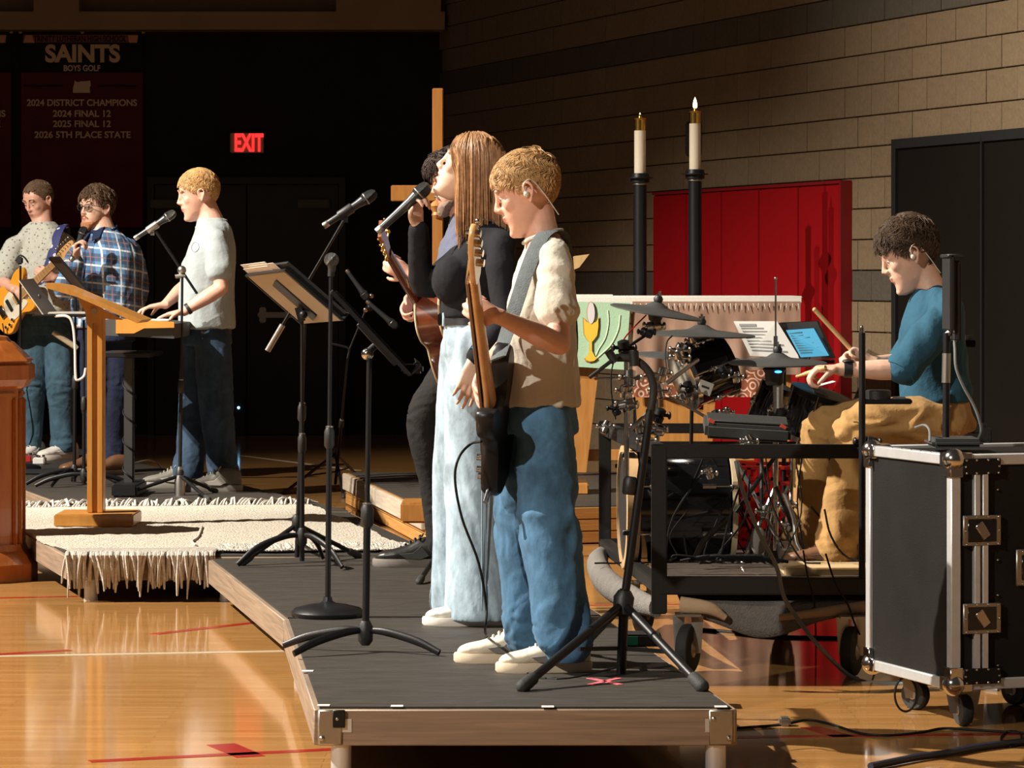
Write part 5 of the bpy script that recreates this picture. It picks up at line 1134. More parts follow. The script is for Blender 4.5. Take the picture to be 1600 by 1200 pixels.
# ---------------------------------------------------------------- cross, altar, candles, ambo
OAK = wood('honey_oak', (.50, .23, .06), (.40, .165, .038), .4, 4, (3, 3, .3), .2, .06)
yx = 16.6; t = thing('wooden_cross', 'tall plain wooden processional cross behind the guitarist', 'cross', G(690, 0, 0) if False else V((W(684, 0, yx).x, yx, ST)))
def xp(x, y, d=0): return W(x, y, yx+d)
b = B(); b.box((xp(684, 0).x, yx, (xp(0, 138).z+.3)/2), (17/F*yx, .03, xp(0, 138).z-.3), None, .004); part(b, 'upright', OAK, t)
b = B(); b.box((xp(684, 0).x, yx-.002, xp(0, 302).z), (146/F*yx, .034, 25/F*yx), None, .004); part(b, 'crossbar', OAK, t)
b = B(); b.lathe([(.02, -.06), (.03, -.045), (.026, -.03), (.045, .0), (.03, .02), (.02, .03)], xp(684, 322), (0, 0, 1), 20); part(b, 'turned_collar', OAK, t)
b = B(); b.box((xp(684, 0).x, yx, ST+.05), (.36, .36, .1), None, .01); part(b, 'base_block', OAK, t)
# ambo behind the boy
yw = 18.6; t = thing('wooden_ambo', 'pale wooden reading desk mostly hidden behind the boy', 'lectern', V((W(870, 0, yw).x, yw, ST)))
b = B(); b.prism([W(845, 430, yw), W(898, 400, yw), W(921, 397, yw), W(905, 418, yw), W(850, 440, yw)], (0, .4, 0)); part(b, 'desk_top', wood('pale_oak', (.60, .42, .2), (.5, .33, .14), .5, 4, (3, 3, .3), .1, .05), t)
b = B(); z = W(0, 430, yw).z; b.box((W(880, 0, yw).x, yw+.2, (z+ST)/2), (.10, .3, z-ST), None, .006); part(b, 'column', OAK, t); b = B(); b.box((W(872, 0, yw).x, yw+.2, ST+.03), (.34, .4, .06), None, .006); part(b, 'base_board', OAK, t)
# altar
ya = 20.4; S_ = F/ya
def ap(x, y, d=0): return W(x, y, ya+d)
t = thing('altar', 'large wooden altar table standing on the plank riser', 'altar', V((ap(1080, 0).x, ya+.35, ST)))
zt = ap(0, 467).z; b = B(); b.box(((ap(800, 0).x+ap(1248, 0).x)/2, ya+.36, zt-.02), (ap(1248, 0).x-ap(800, 0).x, .72, .04), None, .004); part(b, 'table_top', OAK, t)
for (a0, a1, c0, c1) in ((868, 948, 882, 916), (985, 1128, 1000, 1110), (1180, 1240, 1190, 1232)):
    b = B(); b.prism([ap(a0, 474), ap(a1, 474), ap(c1, 738), ap(c0, 738)], (0, .05, 0)); part(b, 'leg_panel', OAK, t)
    b = B(); b.prism([ap(a0, 474, .65), ap(a1, 474, .65), ap(c1, 738, .65), ap(c0, 738, .65)], (0, .05, 0)); part(b, 'leg_panel', OAK, t)
b = B(); b.box((ap(1040, 0).x, ya+.08, ap(0, 712).z), (1.1, .06, .07), None, .004); part(b, 'stretcher', OAK, t)
# cloths
LIN = mat('white_linen', (.80, .76, .70), .85, bump=.3, bscale=200)
t = thing('altar_cloth', 'white linen cloth with draped lace front covering the altar top', 'cloth', V((ap(1080, 0).x, ya, zt)))
b = B(); b.box(((ap(800, 0).x+ap(1252, 0).x)/2, ya+.36, zt+.010), (ap(1252, 0).x-ap(800, 0).x+.01, .76, .014), None, .005); b.box(((ap(800, 0).x+ap(1252, 0).x)/2, ya-.022, zt-.012), (ap(1252, 0).x-ap(800, 0).x, .008, .05), None, .002); part(b, 'table_linen', LIN, t)
def lace():
    m = mat('brown_lace', (.33, .20, .14), .85, var=.25, vscale=9, stretch=(1, 1, .3)); return m
def drape(x0, x1, y0, y1, amp, fr, m, nm, par, d=-.035, seed=0, th=.004):
    b = B(); n = 70; rs = []
    for i in range(n+1):
        u = i/n; x = ap(x0, 0).x+(ap(x1, 0).x-ap(x0, 0).x)*u; z0_ = ap(0, y0).z; z1_ = ap(0, y1).z; col = []
        for j in range(9):
            v = j/8; yy = ya+d-amp*v*(math.sin(u*fr+seed)+.5*math.sin(u*fr*2.3+1+seed)); col.append(V((x, yy, z0_*(1-v)+z1_*v)))
        rs.append(col+[q+V((0, th, 0)) for q in col[::-1]])
    b.rings(rs); return part(b, nm, m, par, smooth=60)
drape(988, 1250, 471, 585, .020, 22, lace(), 'lace_front', t)
LB = mat('lace_border', (.55, .33, .22), .85); 
def laceborder():
    m = mat('lace_pattern', (.5, .3, .2), .85); nt = m.node_tree; N = nt.nodes; L = nt.links; tc = N.new('ShaderNodeTexCoord'); v = N.new('ShaderNodeTexVoronoi'); v.inputs['Scale'].default_value = 14; v.feature = 'F1'; wv_ = N.new('ShaderNodeMath'); wv_.operation = 'SINE'; mu = N.new('ShaderNodeMath'); mu.operation = 'MULTIPLY'; mu.inputs[1].default_value = 22
    L.new(tc.outputs['Object'], v.inputs['Vector']); L.new(v.outputs['Distance'], mu.inputs[0]); L.new(mu.outputs[0], wv_.inputs[0]); r = N.new('ShaderNodeValToRGB'); r.color_ramp.elements[0].position = .35; r.color_ramp.elements[0].color = (.20, .05, .02, 1); r.color_ramp.elements[1].position = .55; r.color_ramp.elements[1].color = (.55, .37, .26, 1); L.new(wv_.outputs[0], r.inputs[0]); L.new(r.outputs[0], N['Principled BSDF'].inputs['Base Color']); return m
drape(988, 1200, 578, 620, .02, 22, laceborder(), 'lace_border', t, d=-.045)
b = B()
for i in range(30): x = 992+i*8.8; b.tube([ap(x, 474, -.05), ap(x+random.uniform(-2, 2), 480+random.uniform(0, 5), -.052)], [.003, .0015], 5, 1)
part(b, 'fringe', LIN, t, kind='stuff')
GRN = mat('mint_green_cloth', (.42, .62, .42), .85, bump=.2, bscale=150)
t = thing('parament', 'mint green altar hanging with golden chalice and white host', 'cloth', ap(945, 575, -.05))
b = B(); b.prism([ap(880, 471, -.06), ap(985, 473, -.06), ap(978, 578, -.06), ap(885, 572, -.06)], (0, .006, 0)); part(b, 'hanging_panel', GRN, t)
GLD = mat('gold_applique', (.80, .55, .06), .5); OUT = mat('tan_outline', (.42, .2, .06), .6)
def chal(k, d, m, nm):
    P = [(912, 497), (917, 503), (924, 506), (931, 503), (935, 497), (935, 510), (933, 524), (928, 531), (925, 534), (925, 548), (929, 556), (933, 560), (928, 564), (922, 565), (916, 563), (914, 559), (919, 554), (921, 548), (921, 534), (917, 530), (913, 522)]
    cx, cy = 923.5, 530; b = B(); b.prism([ap(cx+(x-cx)*k, cy+(y-cy)*(1+(k-1)*.35), d) for x, y in P], (0, -.003, 0)); part(b, nm, m, t, smooth=0)
chal(1.14, -.063, OUT, 'chalice_outline'); chal(1.0, -.068, GLD, 'chalice')
b = B(); c = ap(923.5, 489, -.071); b.prism([c+V((.023*math.cos(a), 0, .066*math.sin(a))) for a in [k*math.pi/12 for k in range(24)]], (0, -.003, 0)); part(b, 'host', mat('host_white', (.7, .66, .66), .7), t)
b = B(); c = ap(923.5, 489, -.066); b.prism([c+V((.027*math.cos(a), 0, .070*math.sin(a))) for a in [k*math.pi/12 for k in range(24)]], (0, -.003, 0)); part(b, 'host_outline', OUT, t)
b = B(); SWR = mat('pale_swirl', (.62, .75, .52), .8)
for pts in ([(950, 485), (951, 505), (946, 528), (936, 545), (931, 556)], [(969, 492), (966, 515), (955, 538), (940, 553), (932, 560)]): b.tube([ap(x, y, -.062) for x, y in pts], .0035, 5, 5)
part(b, 'swirl', SWR, t)
t = thing('paper_stack', 'thin stack of papers lying on the altar top', 'paper', ap(930, 463)); b = B(); b.box((ap(930, 0).x, ya+.2, zt+.022), (.22, .28, .008)); part(b, 'sheets', PAP, t, kind='stuff')
# candles
def candle(px, ytop, ycup, ybr, lit, yy, lean, label, lab2):
    k = yy/F; q = lambda x, y: W(x, y, yy); bx = W(px+lean*(700-ycup)/100, 0, yy).x
    base = V((bx, yy, ST)); cup = q(px, ycup); t = thing('candle_stand', label, 'candle stand', base)
    b = B(); b.cyl(base+V((0, 0, .03)), cup, 10.5*k, n=24); part(b, 'column', BLK, t); b = B(); b.lathe([(.16, 0), (.16, .02), (.06, .04), (.045, .08)], base, (0, 0, 1), 30); part(b, 'base_plate', BLK, t)
    b = B(); b.lathe([(10*k, -.035), (15*k, -.03), (15*k, -.006), (21*k, -.004), (21*k, .002), (15*k, .004), (14*k, .028), (10*k, .03)], cup, (0, 0, 1), 28); part(b, 'cup', BLK, t); b = B(); b.lathe([(11.5*k, 0), (11.8*k, .004), (11.5*k, .01)], cup-V((0, 0, .045)), (0, 0, 1), 24); part(b, 'ring', STL, t)
    top = q(px-lean*.6*(ycup-ytop)/100, ytop); c0 = cup+V((0, 0, .01)); t2 = thing('candle', lab2, 'candle', c0)
    WAX = MATS.get('candle_wax') or mat('candle_wax', (.72, .62, .48), .5, sss=.15)
    b = B(); b.tube([c0, top], 9*k, 24, 1); part(b, 'wax', WAX, t2)
    d = unit(top-c0); b = B(); hb = (ytop-ybr)*k; b.lathe([(9.3*k, 0), (9.3*k, hb*.85), (10.5*k, hb*.9), (10.5*k, hb*.96), (4*k, hb)], top, d, 24); part(b, 'brass_follower', BRS, t2)
    w0 = top+d*hb; b = B(); b.lathe([(3*k, 0), (2.4*k, .015), (1*k, .022)], w0, d, 10); part(b, 'wick', BRS, t2)
    if lit: b = B(); b.lathe([(.1*k, 0), (3.0*k, 4*k), (3.4*k, 8*k), (2.4*k, 14*k), (.2*k, 20*k)], w0+d*.005, d, 14); part(b, 'flame', mat('flame', (1, .8, .5), .5, emit=(1, .62, .28), es=9), t2)
    return w0
yc1 = 21.25
w0 = candle(1000, 204, 278, 184, True and False, yc1, 0, 'left black candle stand behind the altar', 'left candle with brass top and small flame')
b = B(); b.lathe([(.1/250, 0), (.006, .008), (.005, .016), (.0005, .028)], w0+V((0, 0, .006)), (0, 0, 1), 10); tt = bpy.data.objects.get('candle'); part(b, 'flame', mat('small_flame', (1, .8, .5), .5, emit=(1, .75, .45), es=2.5), tt)
candle(1086, 193, 272, 173, True, yc1, 0, 'right black candle stand in front of the red padding', 'right candle with tall bright flame and brass top')
# ---------------------------------------------------------------- drum cart
yf_ = 11.9; SF = F/yf_; yr = 13.72; FRM = mat('cart_black_steel', (.018, .017, .016), .45, .3, bump=.1)
zT = .79; zB = .31; xl = .526; xr = 1.95; xbl = .383
t = thing('drum_cart', 'black steel rolling cart carrying the drum kit', 'cart', V((1.2, 12.8, 0)))
def tb(a, c, w_=.05, nm='frame_tube'): b = B(); b.bar(a, c, w_, w_, bev=.004); part(b, nm, FRM, t)
FL = V((xl, yf_, 0)); FRc = V((xr, yf_, 0)); BL = V((xbl, yr, 0)); BR = V((xr, yr, 0)); Z = lambda z: V((0, 0, z))
tb(FL+Z(zT), FRc+Z(zT)); tb(FL+Z(zB), FRc+Z(zB), .062); tb(BL+Z(zT), BR+Z(zT), .04); tb(BL+Z(zB), BR+Z(zB)); tb(FL+Z(zT), BL+Z(zT)); tb(FL+Z(zB), BL+Z(zB)); tb(FL+Z(zB-.1), FL+Z(zT+.02), .055, 'post'); tb(BL+Z(zB-.05), BL+Z(zT+.03), .05, 'post'); tb(FRc+Z(zB), FRc+Z(zT), .05, 'post'); tb(BR+Z(zB), BR+Z(zT), .05, 'post')
b = B(); b.box(((xl+xr)/2-.02, (yf_+yr)/2, zB+.018), (xr-xl-.02, yr-yf_-.06, .018)); part(b, 'deck_board', wood('cart_ply', (.07, .05, .035), (.045, .032, .024), .7), t)
b = B(); b.box((1.06+.35, yf_+.28, zB+.038), (.85, .34, .03), None, .004); part(b, 'foot_board', wood('bare_plank', (.62, .46, .26), (.5, .35, .18), .6, 4, (.3, .3, 3), 0), t)
b = B(); b.bar(BL+V((.12, .02, zT-.09)), BR+Z(zT-.09), .02, .07); part(b, 'rear_panel', FRM, t)
# wheels
for (px, py) in ((1075, 1052), (1331, 1056), (1005, 990), (1222, 994), (1560, 1056), (1500, 994)):
    c = G(px, py, 0); R_ = .088 if py > 1000 else .085; b = B(); ax = V((.93, -.36, 0)); ax.normalize(); cc = c+V((0, 0, R_))
    b.lathe([(R_*.45, -.022), (R_*.85, -.024), (R_*.97, -.018), (R_, -.008), (R_, .008), (R_*.97, .018), (R_*.85, .024), (R_*.45, .022)], cc, ax, 36); wh = part(b, 'wheel', RUB, t)
    b = B(); b.lathe([(.012, -.03), (.018, -.026), (R_*.42, -.02), (R_*.42, .02), (.018, .026), (.012, .03)], cc, ax, 24); part(b, 'wheel_hub', STL, wh)
    b = B(); sd_ = unit(ax)
    for s in (-1, 1): b.prism([cc+sd_*(s*.033)+V((-.012, 0, -.015)), cc+sd_*(s*.033)+V((.012, 0, -.015)), cc+sd_*(s*.033)+V((.02, .0, R_+.03)), cc+sd_*(s*.033)+V((-.02, 0, R_+.03))], sd_*(s*.004))
    b.box(cc+V((0, 0, R_+.034)), (.09, .1, .008)); part(b, 'caster_fork', STL, t)
# carpet hanging below
GCP = mat('grey_carpet', (.16, .145, .13), .95, bump=.6, bscale=150, var=.15, vscale=30); CPB = mat('carpet_backing', (.48, .33, .2), .9, bump=.3)
t = thing('drum_rug', 'grey carpet sagging out from under the drum cart floor', 'carpet', V((1.0, yf_, .2)))
b = B(); rs = []
n = 40
for i in range(n+1):
    u = i/n; x = .60+u*1.1; sag = .085*math.exp(-((u-.27)/.16)**2)+.0; curl = .02*math.sin(u*9)
    prof = [(yf_+.4, .270), (yf_+.05, .262), (yf_-.03+curl*.3, .255-sag*.2), (yf_-.05+curl, .235-sag*.8), (yf_-.045+curl, .215-sag)]
    up = [V((x, y, z)) for y, z in prof]; rs.append(up+[q+V((0, .012, -.006)) for q in up[::-1]])
b.rings(rs); part(b, 'carpet_flap', GCP, t, smooth=60)
b = B(); b.tube([V((.60, yf_-.04, .245)), V((.70, yf_-.06, .235)), V((.76, yf_-.055, .20))], [.03, .024, .012], 12, 4, flat=((0, 0, 1), .8)); b.tube([V((.95, yf_-.05, .20)), V((1.15, yf_-.055, .225)), V((1.35, yf_-.05, .25)), V((1.6, yf_-.05, .255))], [.012, .020, .022, .02], 10, 4); part(b, 'rolled_edge', CPB, t)
b = B(); b.tube([V((.36, 13.5, .28)), V((.34, 13.2, .27)), V((.36, 12.7, .25)), V((.44, 12.3, .225)), V((.52, 12.0, .22))], [.04, .055, .055, .05, .035], 14, 5, flat=((0, 0, 1), .8)); part(b, 'carpet_roll', GCP, t, smooth=60)
# red crate on the cart
RC = mat('red_plastic', (.42, .012, .008), .4); t = thing('red_crate', 'red plastic grid crate behind the kick drum on the cart', 'crate', V((.98, 13.3, zB+.03)))
for k in range(2):
    y = 13.15+k*.3
    for i in range(7): b = B(); b.box((.82+i*.058, y, .50), (.014, .012, .32)); part(b, 'upright_slat', RC, t)
    for i in range(6): b = B(); b.box((.995, y, .35+i*.062), (.36, .012, .014)); part(b, 'cross_slat', RC, t)
b = B(); b.box((.995, 13.3, .345), (.36, .3, .01)); b.box((.995, 13.45, .5), (.36, .006, .3)); part(b, 'back_wall', RC, t); b = B(); b.box((.82, 13.3, .5), (.012, .3, .32)); b.box((1.17, 13.3, .5), (.012, .3, .32)); part(b, 'end_wall', RC, t)
# ---------------------------------------------------------------- drum kit (one thing: the drums, hardware on the rack)
yk_ = 12.75
def dp(x, y, d=0): return W(x, y, yk_+d)
t = thing('kick_drum', 'black kick drum with natural wood hoop on the cart', 'drum', dp(1060, 885))
c0 = dp(975, 792); ax = V((1, .06, 0)); R_ = .222; Rr_ = Matrix.Identity(3)
b = B(); b.lathe([(R_*.98, .045), (R_*.98, .385), ], c0, ax, 56, caps=False); b.lathe([(R_*.97, .385), (R_*.97, .045)], c0, ax, 56, caps=False); part(b, 'shell', BLKG, t)
HP = wood('natural_hoop', (.72, .48, .26), (.62, .38, .18), .4, 5, (1, 1, 1), .2, .02)
b = B(); b.lathe([(R_*.95, -.01), (R_*1.06, -.008), (R_*1.06, .040), (R_*.98, .044)], c0, ax, 56, caps=False); b.lathe([(R_*.98, .044), (R_*.95, -.01)], c0, ax, 56, caps=False); part(b, 'front_hoop', HP, t); b = B(); b.lathe([(R_*.98, .392), (R_*1.04, .394), (R_*1.04, .412), (R_*.96, .414)], c0, ax, 56, caps=False); b.lathe([(R_*.96, .414), (R_*.98, .392)], c0, ax, 56, caps=False); part(b, 'rear_hoop', wood('hoop_pale', (.5, .4, .26), (.35, .26, .15), .4), t)
b = B(); b.lathe([(.001, .002), (R_*.96, .0), (R_*.96, .006), (.001, .008)], c0, ax, 48); part(b, 'front_head', mat('mesh_head_black', (.02, .02, .02), .5), t); b = B(); b.lathe([(.001, .40), (R_*.96, .40), (R_*.96, .406), (.001, .406)], c0, ax, 48); part(b, 'rear_head', MATS['mesh_head_black'], t)
for k in range(8):
    a = math.radians(22+45*k); rad = V((0, math.cos(a), math.sin(a))); p = c0+rad*(R_+.012); b = B(); b.cyl(p+ax*.09, p+ax*.15, .012, n=12); b.ell(p+ax*.12-rad*.004, (.02, .012, .012)); b.cyl(p+ax*.02, p+ax*.10, .004); part(b, 'lug', CHR, t)
    b = B(); b.cyl(p+ax*.29, p+ax*.34, .011, n=12); b.cyl(p+ax*.33, p+ax*.42, .004); b.box(p+ax*.41, (.03, .03, .012), None, .003); part(b, 'claw', CHR, t)
for a in (60, 120, 200): rad = V((0, math.cos(math.radians(a)), math.sin(math.radians(a)))); b = B(); b.box(c0+ax*.012+rad*(R_*1.07), (.05, .03, .02), None, .003); part(b, 'hoop_claw', BLKP, t)
def drum(label, c, ax, R, L, stick=None, head=BLKP, nl=6, loc=None, name='tom_drum'):
    ax = unit(ax); c = V(c); t = thing(name, label, 'drum', c); b = B(); b.lathe([(R*.98, 0), (R*.98, L)], c, ax, 44); part(b, 'shell', BLKG, t)
    b = B(); b.lathe([(R*1.0, L-.012), (R*1.05, L-.01), (R*1.06, L+.012), (R*1.0, L+.014)], c, ax, 44); part(b, 'rim', BLK, t); b = B(); b.lathe([(.001, L+.009), (R*.97, L+.009), (R*.97, L+.012), (.001, L+.012)], c, ax, 40); part(b, 'drum_head', head, t)
    b = B(); b.lathe([(R*1.0, -.01), (R*1.04, -.008), (R*1.04, .012), (R*1.0, .014)], c, ax, 44); part(b, 'lower_rim', CHR if nl else BLK, t)
    a1 = unit(ax.cross(V((0, 1, .2)))); a2 = ax.cross(a1)
    for k in range(nl):
        a = 2*math.pi*k/nl+.3; rad = a1*math.cos(a)+a2*math.sin(a); p = c+rad*(R+.008); b = B(); b.cyl(p+ax*L*.35, p+ax*L*.62, .009, n=10); b.cyl(p+ax*.0, p+ax*(L+.01), .0032, n=6); b.ell(p+ax*L*.48, (.014, .014, .014)); part(b, 'lug', CHR, t)
    return t, c, ax, a1, a2
tm = drum('tilted black tom with white sticker above the kick drum', dp(1070, 592, .08), V((.30, .10, .115)), .122, .165)
WS = mat('white_sticker', (.42, .38, .33), .6); b = B(); c = dp(1102, 606, -.10); R2 = Matrix.Rotation(.35, 3, 'Y'); b.box(c, (.055, .004, .05), R2, .001); part(b, 'sticker', WS, tm[0]); b = B(); b.box(c+V((0, -.003, .003)), (.03, .002, .008), R2); part(b, 'sticker_print', BLKP, tm[0])
drum('small black tom between kick drum and snare', dp(1190, 660, .25), V((.05, -.02, .12)), .062, .15, nl=5)
sn = drum('black snare drum with pale reflection in front of the drummer', dp(1262, 685, .02), V((.06, -.03, .20)), .116, .175, head=mat('snare_head', (.09, .09, .085), .25), name='snare_drum')
b = B(); b.box(dp(1288, 604, .0)+V((0, 0, .01)), (.08, .12, .002), Matrix.Rotation(-.25, 3, 'Y')); part(b, 'reflection_patch', WHT, sn[0])  # white plate paints a pale reflection on the snare head
def cymbal(label, c, R, nrm, d=0, name='cymbal', knob=True):
    n = unit(nrm); t = thing(name, label, 'cymbal', c); b = B()
    b.lathe([(.01, -.004), (R*.35, -.007), (R*.97, -.016), (R, -.015), (R*1.0, -.011), (R*.96, -.008), (R*.6, .0), (R*.30, .006), (R*.22, .012), (R*.12, .024), (.012, .027)], c, n, 60); part(b, 'rubber_pad', DKG, t, smooth=50)
    b = B(); b.lathe([(.006, .02), (.016, .028), (.018, .04), (.012, .05), (.006, .052)], c, n, 16); part(b, 'felt_nut', BLKP, t); b = B(); b.cyl(V(c)+n*.04, V(c)+n*.068, .005); b.cyl(V(c)+n*.055+V((-.012, 0, 0)), V(c)+n*.055+V((.012, 0, 0)), .004); part(b, 'wing_nut', CHR, t)
    b = B(); b.lathe([(.01, -.05), (.022, -.045), (.03, -.02), (.03, -.008)], c, n, 16); part(b, 'sensor', BLKP, t); return t
cymbal('large dark rubber cymbal pad at upper left of the drum kit', dp(1026, 483, -.35), .173, (.17, -.06, 1)); cymbal('dark cymbal pad at the middle of the drum kit', dp(1096, 518, .10), .208, (.03, -.03, 1)); cymbal('low dark cymbal pad partly behind the tilted tom', dp(1076, 553, .55), .215, (.06, -.04, 1)); hh = cymbal('dark hi-hat cymbal pad nearest the drummer', dp(1215, 562, -.25), .185, (.0, -.05, 1), name='hi_hat')
b = B(); b.cyl(dp(1212, 572, -.25), dp(1212, 436, -.25), .0035, n=8); b.cyl(dp(1212, 560, -.25), dp(1212, 525, -.25), .008, n=12); b.ell(dp(1212, 435, -.25), (.006, .006, .006)); part(b, 'pull_rod', CHR, hh)
# hardware rack
t = thing('drum_hardware', 'chrome and black clamps, rods and stands holding up the drum kit', 'drum hardware', dp(1000, 720))
def rod(pts, r, m=CHR, nm='rod', n=10, k=3): b = B(); b.tube(pts, r, n, k); part(b, nm, m, t)
def clampc(x, y, d, s=1.0, axis=(0, 0, 1), m=CHR):
    b = B(); c = dp(x, y, d); a = unit(axis); b.lathe([(.010, -.026*s), (.017*s, -.022*s), (.019*s, -.004), (.015*s, 0), (.020*s, .006), (.018*s, .024*s), (.010, .028*s)], c, a, 16)
    b.cyl(c+V((-.03*s, -.01, .005)), c+V((.03*s, -.01, .002)), .006*s, n=8); b.ell(c+V((-.034*s, -.01, .005)), (.007*s, .012*s, .012*s), nu=8, nv=6); b.ell(c+V((.034*s, -.01, .002)), (.007*s, .01*s, .014*s), nu=8, nv=6); part(b, 'clamp', m, t)
rod([dp(979, 760, -.4), dp(979, 560, -.4)], .010); rod([dp(1027, 760, -.3), dp(1027, 600, -.3)], .010); rod([dp(929, 592, -.42), dp(1022, 588, -.38)], .0055); rod([dp(1020, 497, -.33), dp(1025, 485, -.33)], .008); rod([dp(1022, 520, -.3), dp(1026, 480, -.3)], .007); rod([dp(972, 548, -.35), dp(1022, 515, -.3)], .006, BLK)
rod([dp(1040, 600, -.25), dp(1090, 562, -.1)], .009, STL); rod([dp(985, 672, -.4), dp(1020, 637, -.35)], .008, STL); rod([dp(1096, 640, .1), dp(1096, 520, .1)], .008, BLK); rod([dp(1080, 700, .5), dp(1082, 556, .5)], .008, BLK)
rod([dp(1046, 620, -.3), dp(1100, 650, -.28), dp(1115, 665, -.27)], .006, STL); rod([dp(1212, 860, -.25), dp(1212, 575, -.25)], .011, CHR); rod([dp(1217, 660, -.25), dp(1217, 590, -.25)], .017, STL)
b = B(); b.lathe([(.028, 0), (.034, .01), (.036, .045), (.045, .06), (.04, .066), (.02, .07)], dp(1210, 602, -.25), (0, 0, 1), 20); part(b, 'sensor_cup', BLKP, t); b = B(); b.ell(dp(1216, 581, -.30), (.014, .006, .005)); part(b, 'pilot_light', mat('blue_pilot', (.1, .3, 1), .3, emit=(.05, .3, 1), es=4), t)
rng = random.Random(9)
for x, y, d, s in ((975, 545, -.4, 1.2), (985, 592, -.42, 1.2), (975, 612, -.41, .9), (978, 633, -.4, 1.2), (962, 640, -.4, .9), (1034, 586, -.3, 1.1), (1030, 612, -.3, 1.1), (1062, 560, -.12, 1.1), (1030, 650, -.3, 1.1), (1026, 672, -.3, 1.1), (1000, 668, -.35, 1.0), (1076, 605, -.15, .9), (1068, 622, -.15, .9), (1130, 582, -.1, .9), (1150, 590, -.1, .8), (1120, 650, -.1, .9), (1135, 645, -.1, .8), (946, 668, .6, 1.0), (1010, 690, -.6, 1.0), (1165, 705, -.83, 1.1), (1355, 692, -.86, 1.3), (1358, 702, -.86, 1.1), (1170, 690, -.8, .9), (1108, 740, -.5, .8), (1220, 650, -.25, 1.2), (1195, 800, -.3, 1.0), (1230, 790, -.3, 1.0), (1235, 820, -.3, 1.0), (1022, 510, -.32, 1.1), (1010, 520, -.32, .9), (1062, 548, -.1, 1.1), (1085, 535, .05, 1.0), (1098, 530, .08, 1.2)):
    ax_ = (rng.uniform(-.5, .5), rng.uniform(-.3, .3), 1) if rng.random() < .6 else (1, rng.uniform(-.3, .3), rng.uniform(-.4, .4)); clampc(x, y, d, s, ax_, CHR if rng.random() < .75 else BLK)
# stand legs on the cart
for (a, c) in (((1212, 760), (1160, 880)), ((1212, 760), (1262, 878)), ((1212, 780), (1195, 880)), ((1150, 800), (1210, 715)), ((1150, 720), (1230, 870)), ((1238, 700), (1234, 878)), ((1190, 700), (1190, 800)), ((1232, 760), (1180, 870))): rod([dp(*a, -.25+rng.uniform(-.1, .1)), dp(*c, -.3)], .008, CHR if rng.random() < .5 else BLK, 'stand_leg', 8, 1)
rod([dp(1225, 770, -.35), dp(1240, 810, -.36), dp(1245, 850, -.38), dp(1270, 885, -.4)], .008, STL, 'stand_leg')
b = B(); b.box(dp(1235, 868, -.35), (.09, .26, .014), Matrix.Rotation(.3, 3, 'X'), .004); part(b, 'pedal_plate', STL, t); b = B(); b.tube([dp(1085, 875, -.5), dp(1100, 845, -.45), dp(1135, 812, -.4)], .016, 8, 3, flat=((0, 0, 1), .4)); part(b, 'kick_beater_frame', BLK, t)
b = B(); b.ell(dp(1185, 845, -.35), (.03, .03, .055)); part(b, 'beater', mat('felt_grey', (.16, .15, .13), .9), t)
# multi pad
t = thing('percussion_pad', 'long black electronic percussion pad with red marks in front of toms', 'drum pad', dp(1165, 685, -.7)); b = B(); a_ = dp(1100, 664, -.72); c_ = dp(1234, 672, -.72); b.bar(a_, c_, .16, .058, up=(0, -.25, 1), bev=.012); part(b, 'housing', DKG, t)
b = B(); b.bar(a_+V((.01, -.02, .031)), c_+V((-.01, -.02, .031)), .10, .006, up=(0, -.25, 1), bev=.002); part(b, 'pad_surface', RUB, t)
RM = mat('red_mark', (.7, .08, .04), .5)
for p, q in ((a_+V((.022, -.083, .018)), 1), (c_+V((-.03, -.083, .016)), 1)): b = B(); b.box(p, (.022, .004, .012), Matrix.Rotation(.5, 3, 'Y')); part(b, 'red_mark', RM, t)
b = B(); b.tube([dp(1165, 690, -.65), dp(1166, 712, -.75)], .014, 10, 1); part(b, 'mount', CHR, t)
# tablet and sheet on stand
t = thing('tablet', 'tablet with bright blue screen propped above the drum kit', 'tablet', dp(1275, 560, .3)); P = [dp(1216, 505, .5), dp(1276, 502, .25), dp(1303, 560, .2), dp(1250, 562, .5)]; P[0] = dp(1216, 505, .45); P[3] = dp(1250, 563, .4)
nn = unit((P[1]-P[0]).cross(P[3]-P[0])); nn = nn if nn.y < 0 else -nn
b = B(); b.prism(P, -nn*.010); part(b, 'frame', BLKG, t); ins = [P[0]*.86+P[2]*.14+V((.002, 0, -.008)), P[1]*.88+P[3]*.12+V((-.002, 0, -.008)), P[2]*.92+P[0]*.08, P[3]*.92+P[1]*.08]
b = B(); b.prism([q+nn*.0015 for q in ins], nn*.001); sc_ = part(b, 'screen', mat('blue_screen', (.02, .1, .16), .3, emit=(.08, .36, .55), es=.8), t)
b = B()
for i in range(9):
    v = .12+.09*i; a = ins[0].lerp(ins[3], v); c = ins[1].lerp(ins[2], v); e = rng.uniform(.5, .9); b.bar(a.lerp(c, .08)+nn*.003, a.lerp(c, e)+nn*.003, .002, .006, up=(0, 0, 1))
part(b, 'text_line', mat('screen_text', (.02, .08, .12), .4), sc_, kind='stuff')
t = thing('song_sheet', 'white printed sheet leaning behind the hi-hat rod', 'paper', dp(1180, 555, .4)); Q = [dp(1146, 502, .52), dp(1214, 502, .42), dp(1250, 560, .40), dp(1172, 556, .5)]; n2 = unit((Q[1]-Q[0]).cross(Q[3]-Q[0])); n2 = n2 if n2.y < 0 else -n2
b = B(); b.prism(Q, -n2*.002); part(b, 'sheet', mat('bright_paper', (.6, .58, .54), .8), t); b = B()
for i in range(9): v = .1+.09*i; a = Q[0].lerp(Q[3], v); c = Q[1].lerp(Q[2], v); b.bar(a.lerp(c, .1)+n2*.002, a.lerp(c, rng.uniform(.4, .85))+n2*.002, .001, .005 if i else .009)
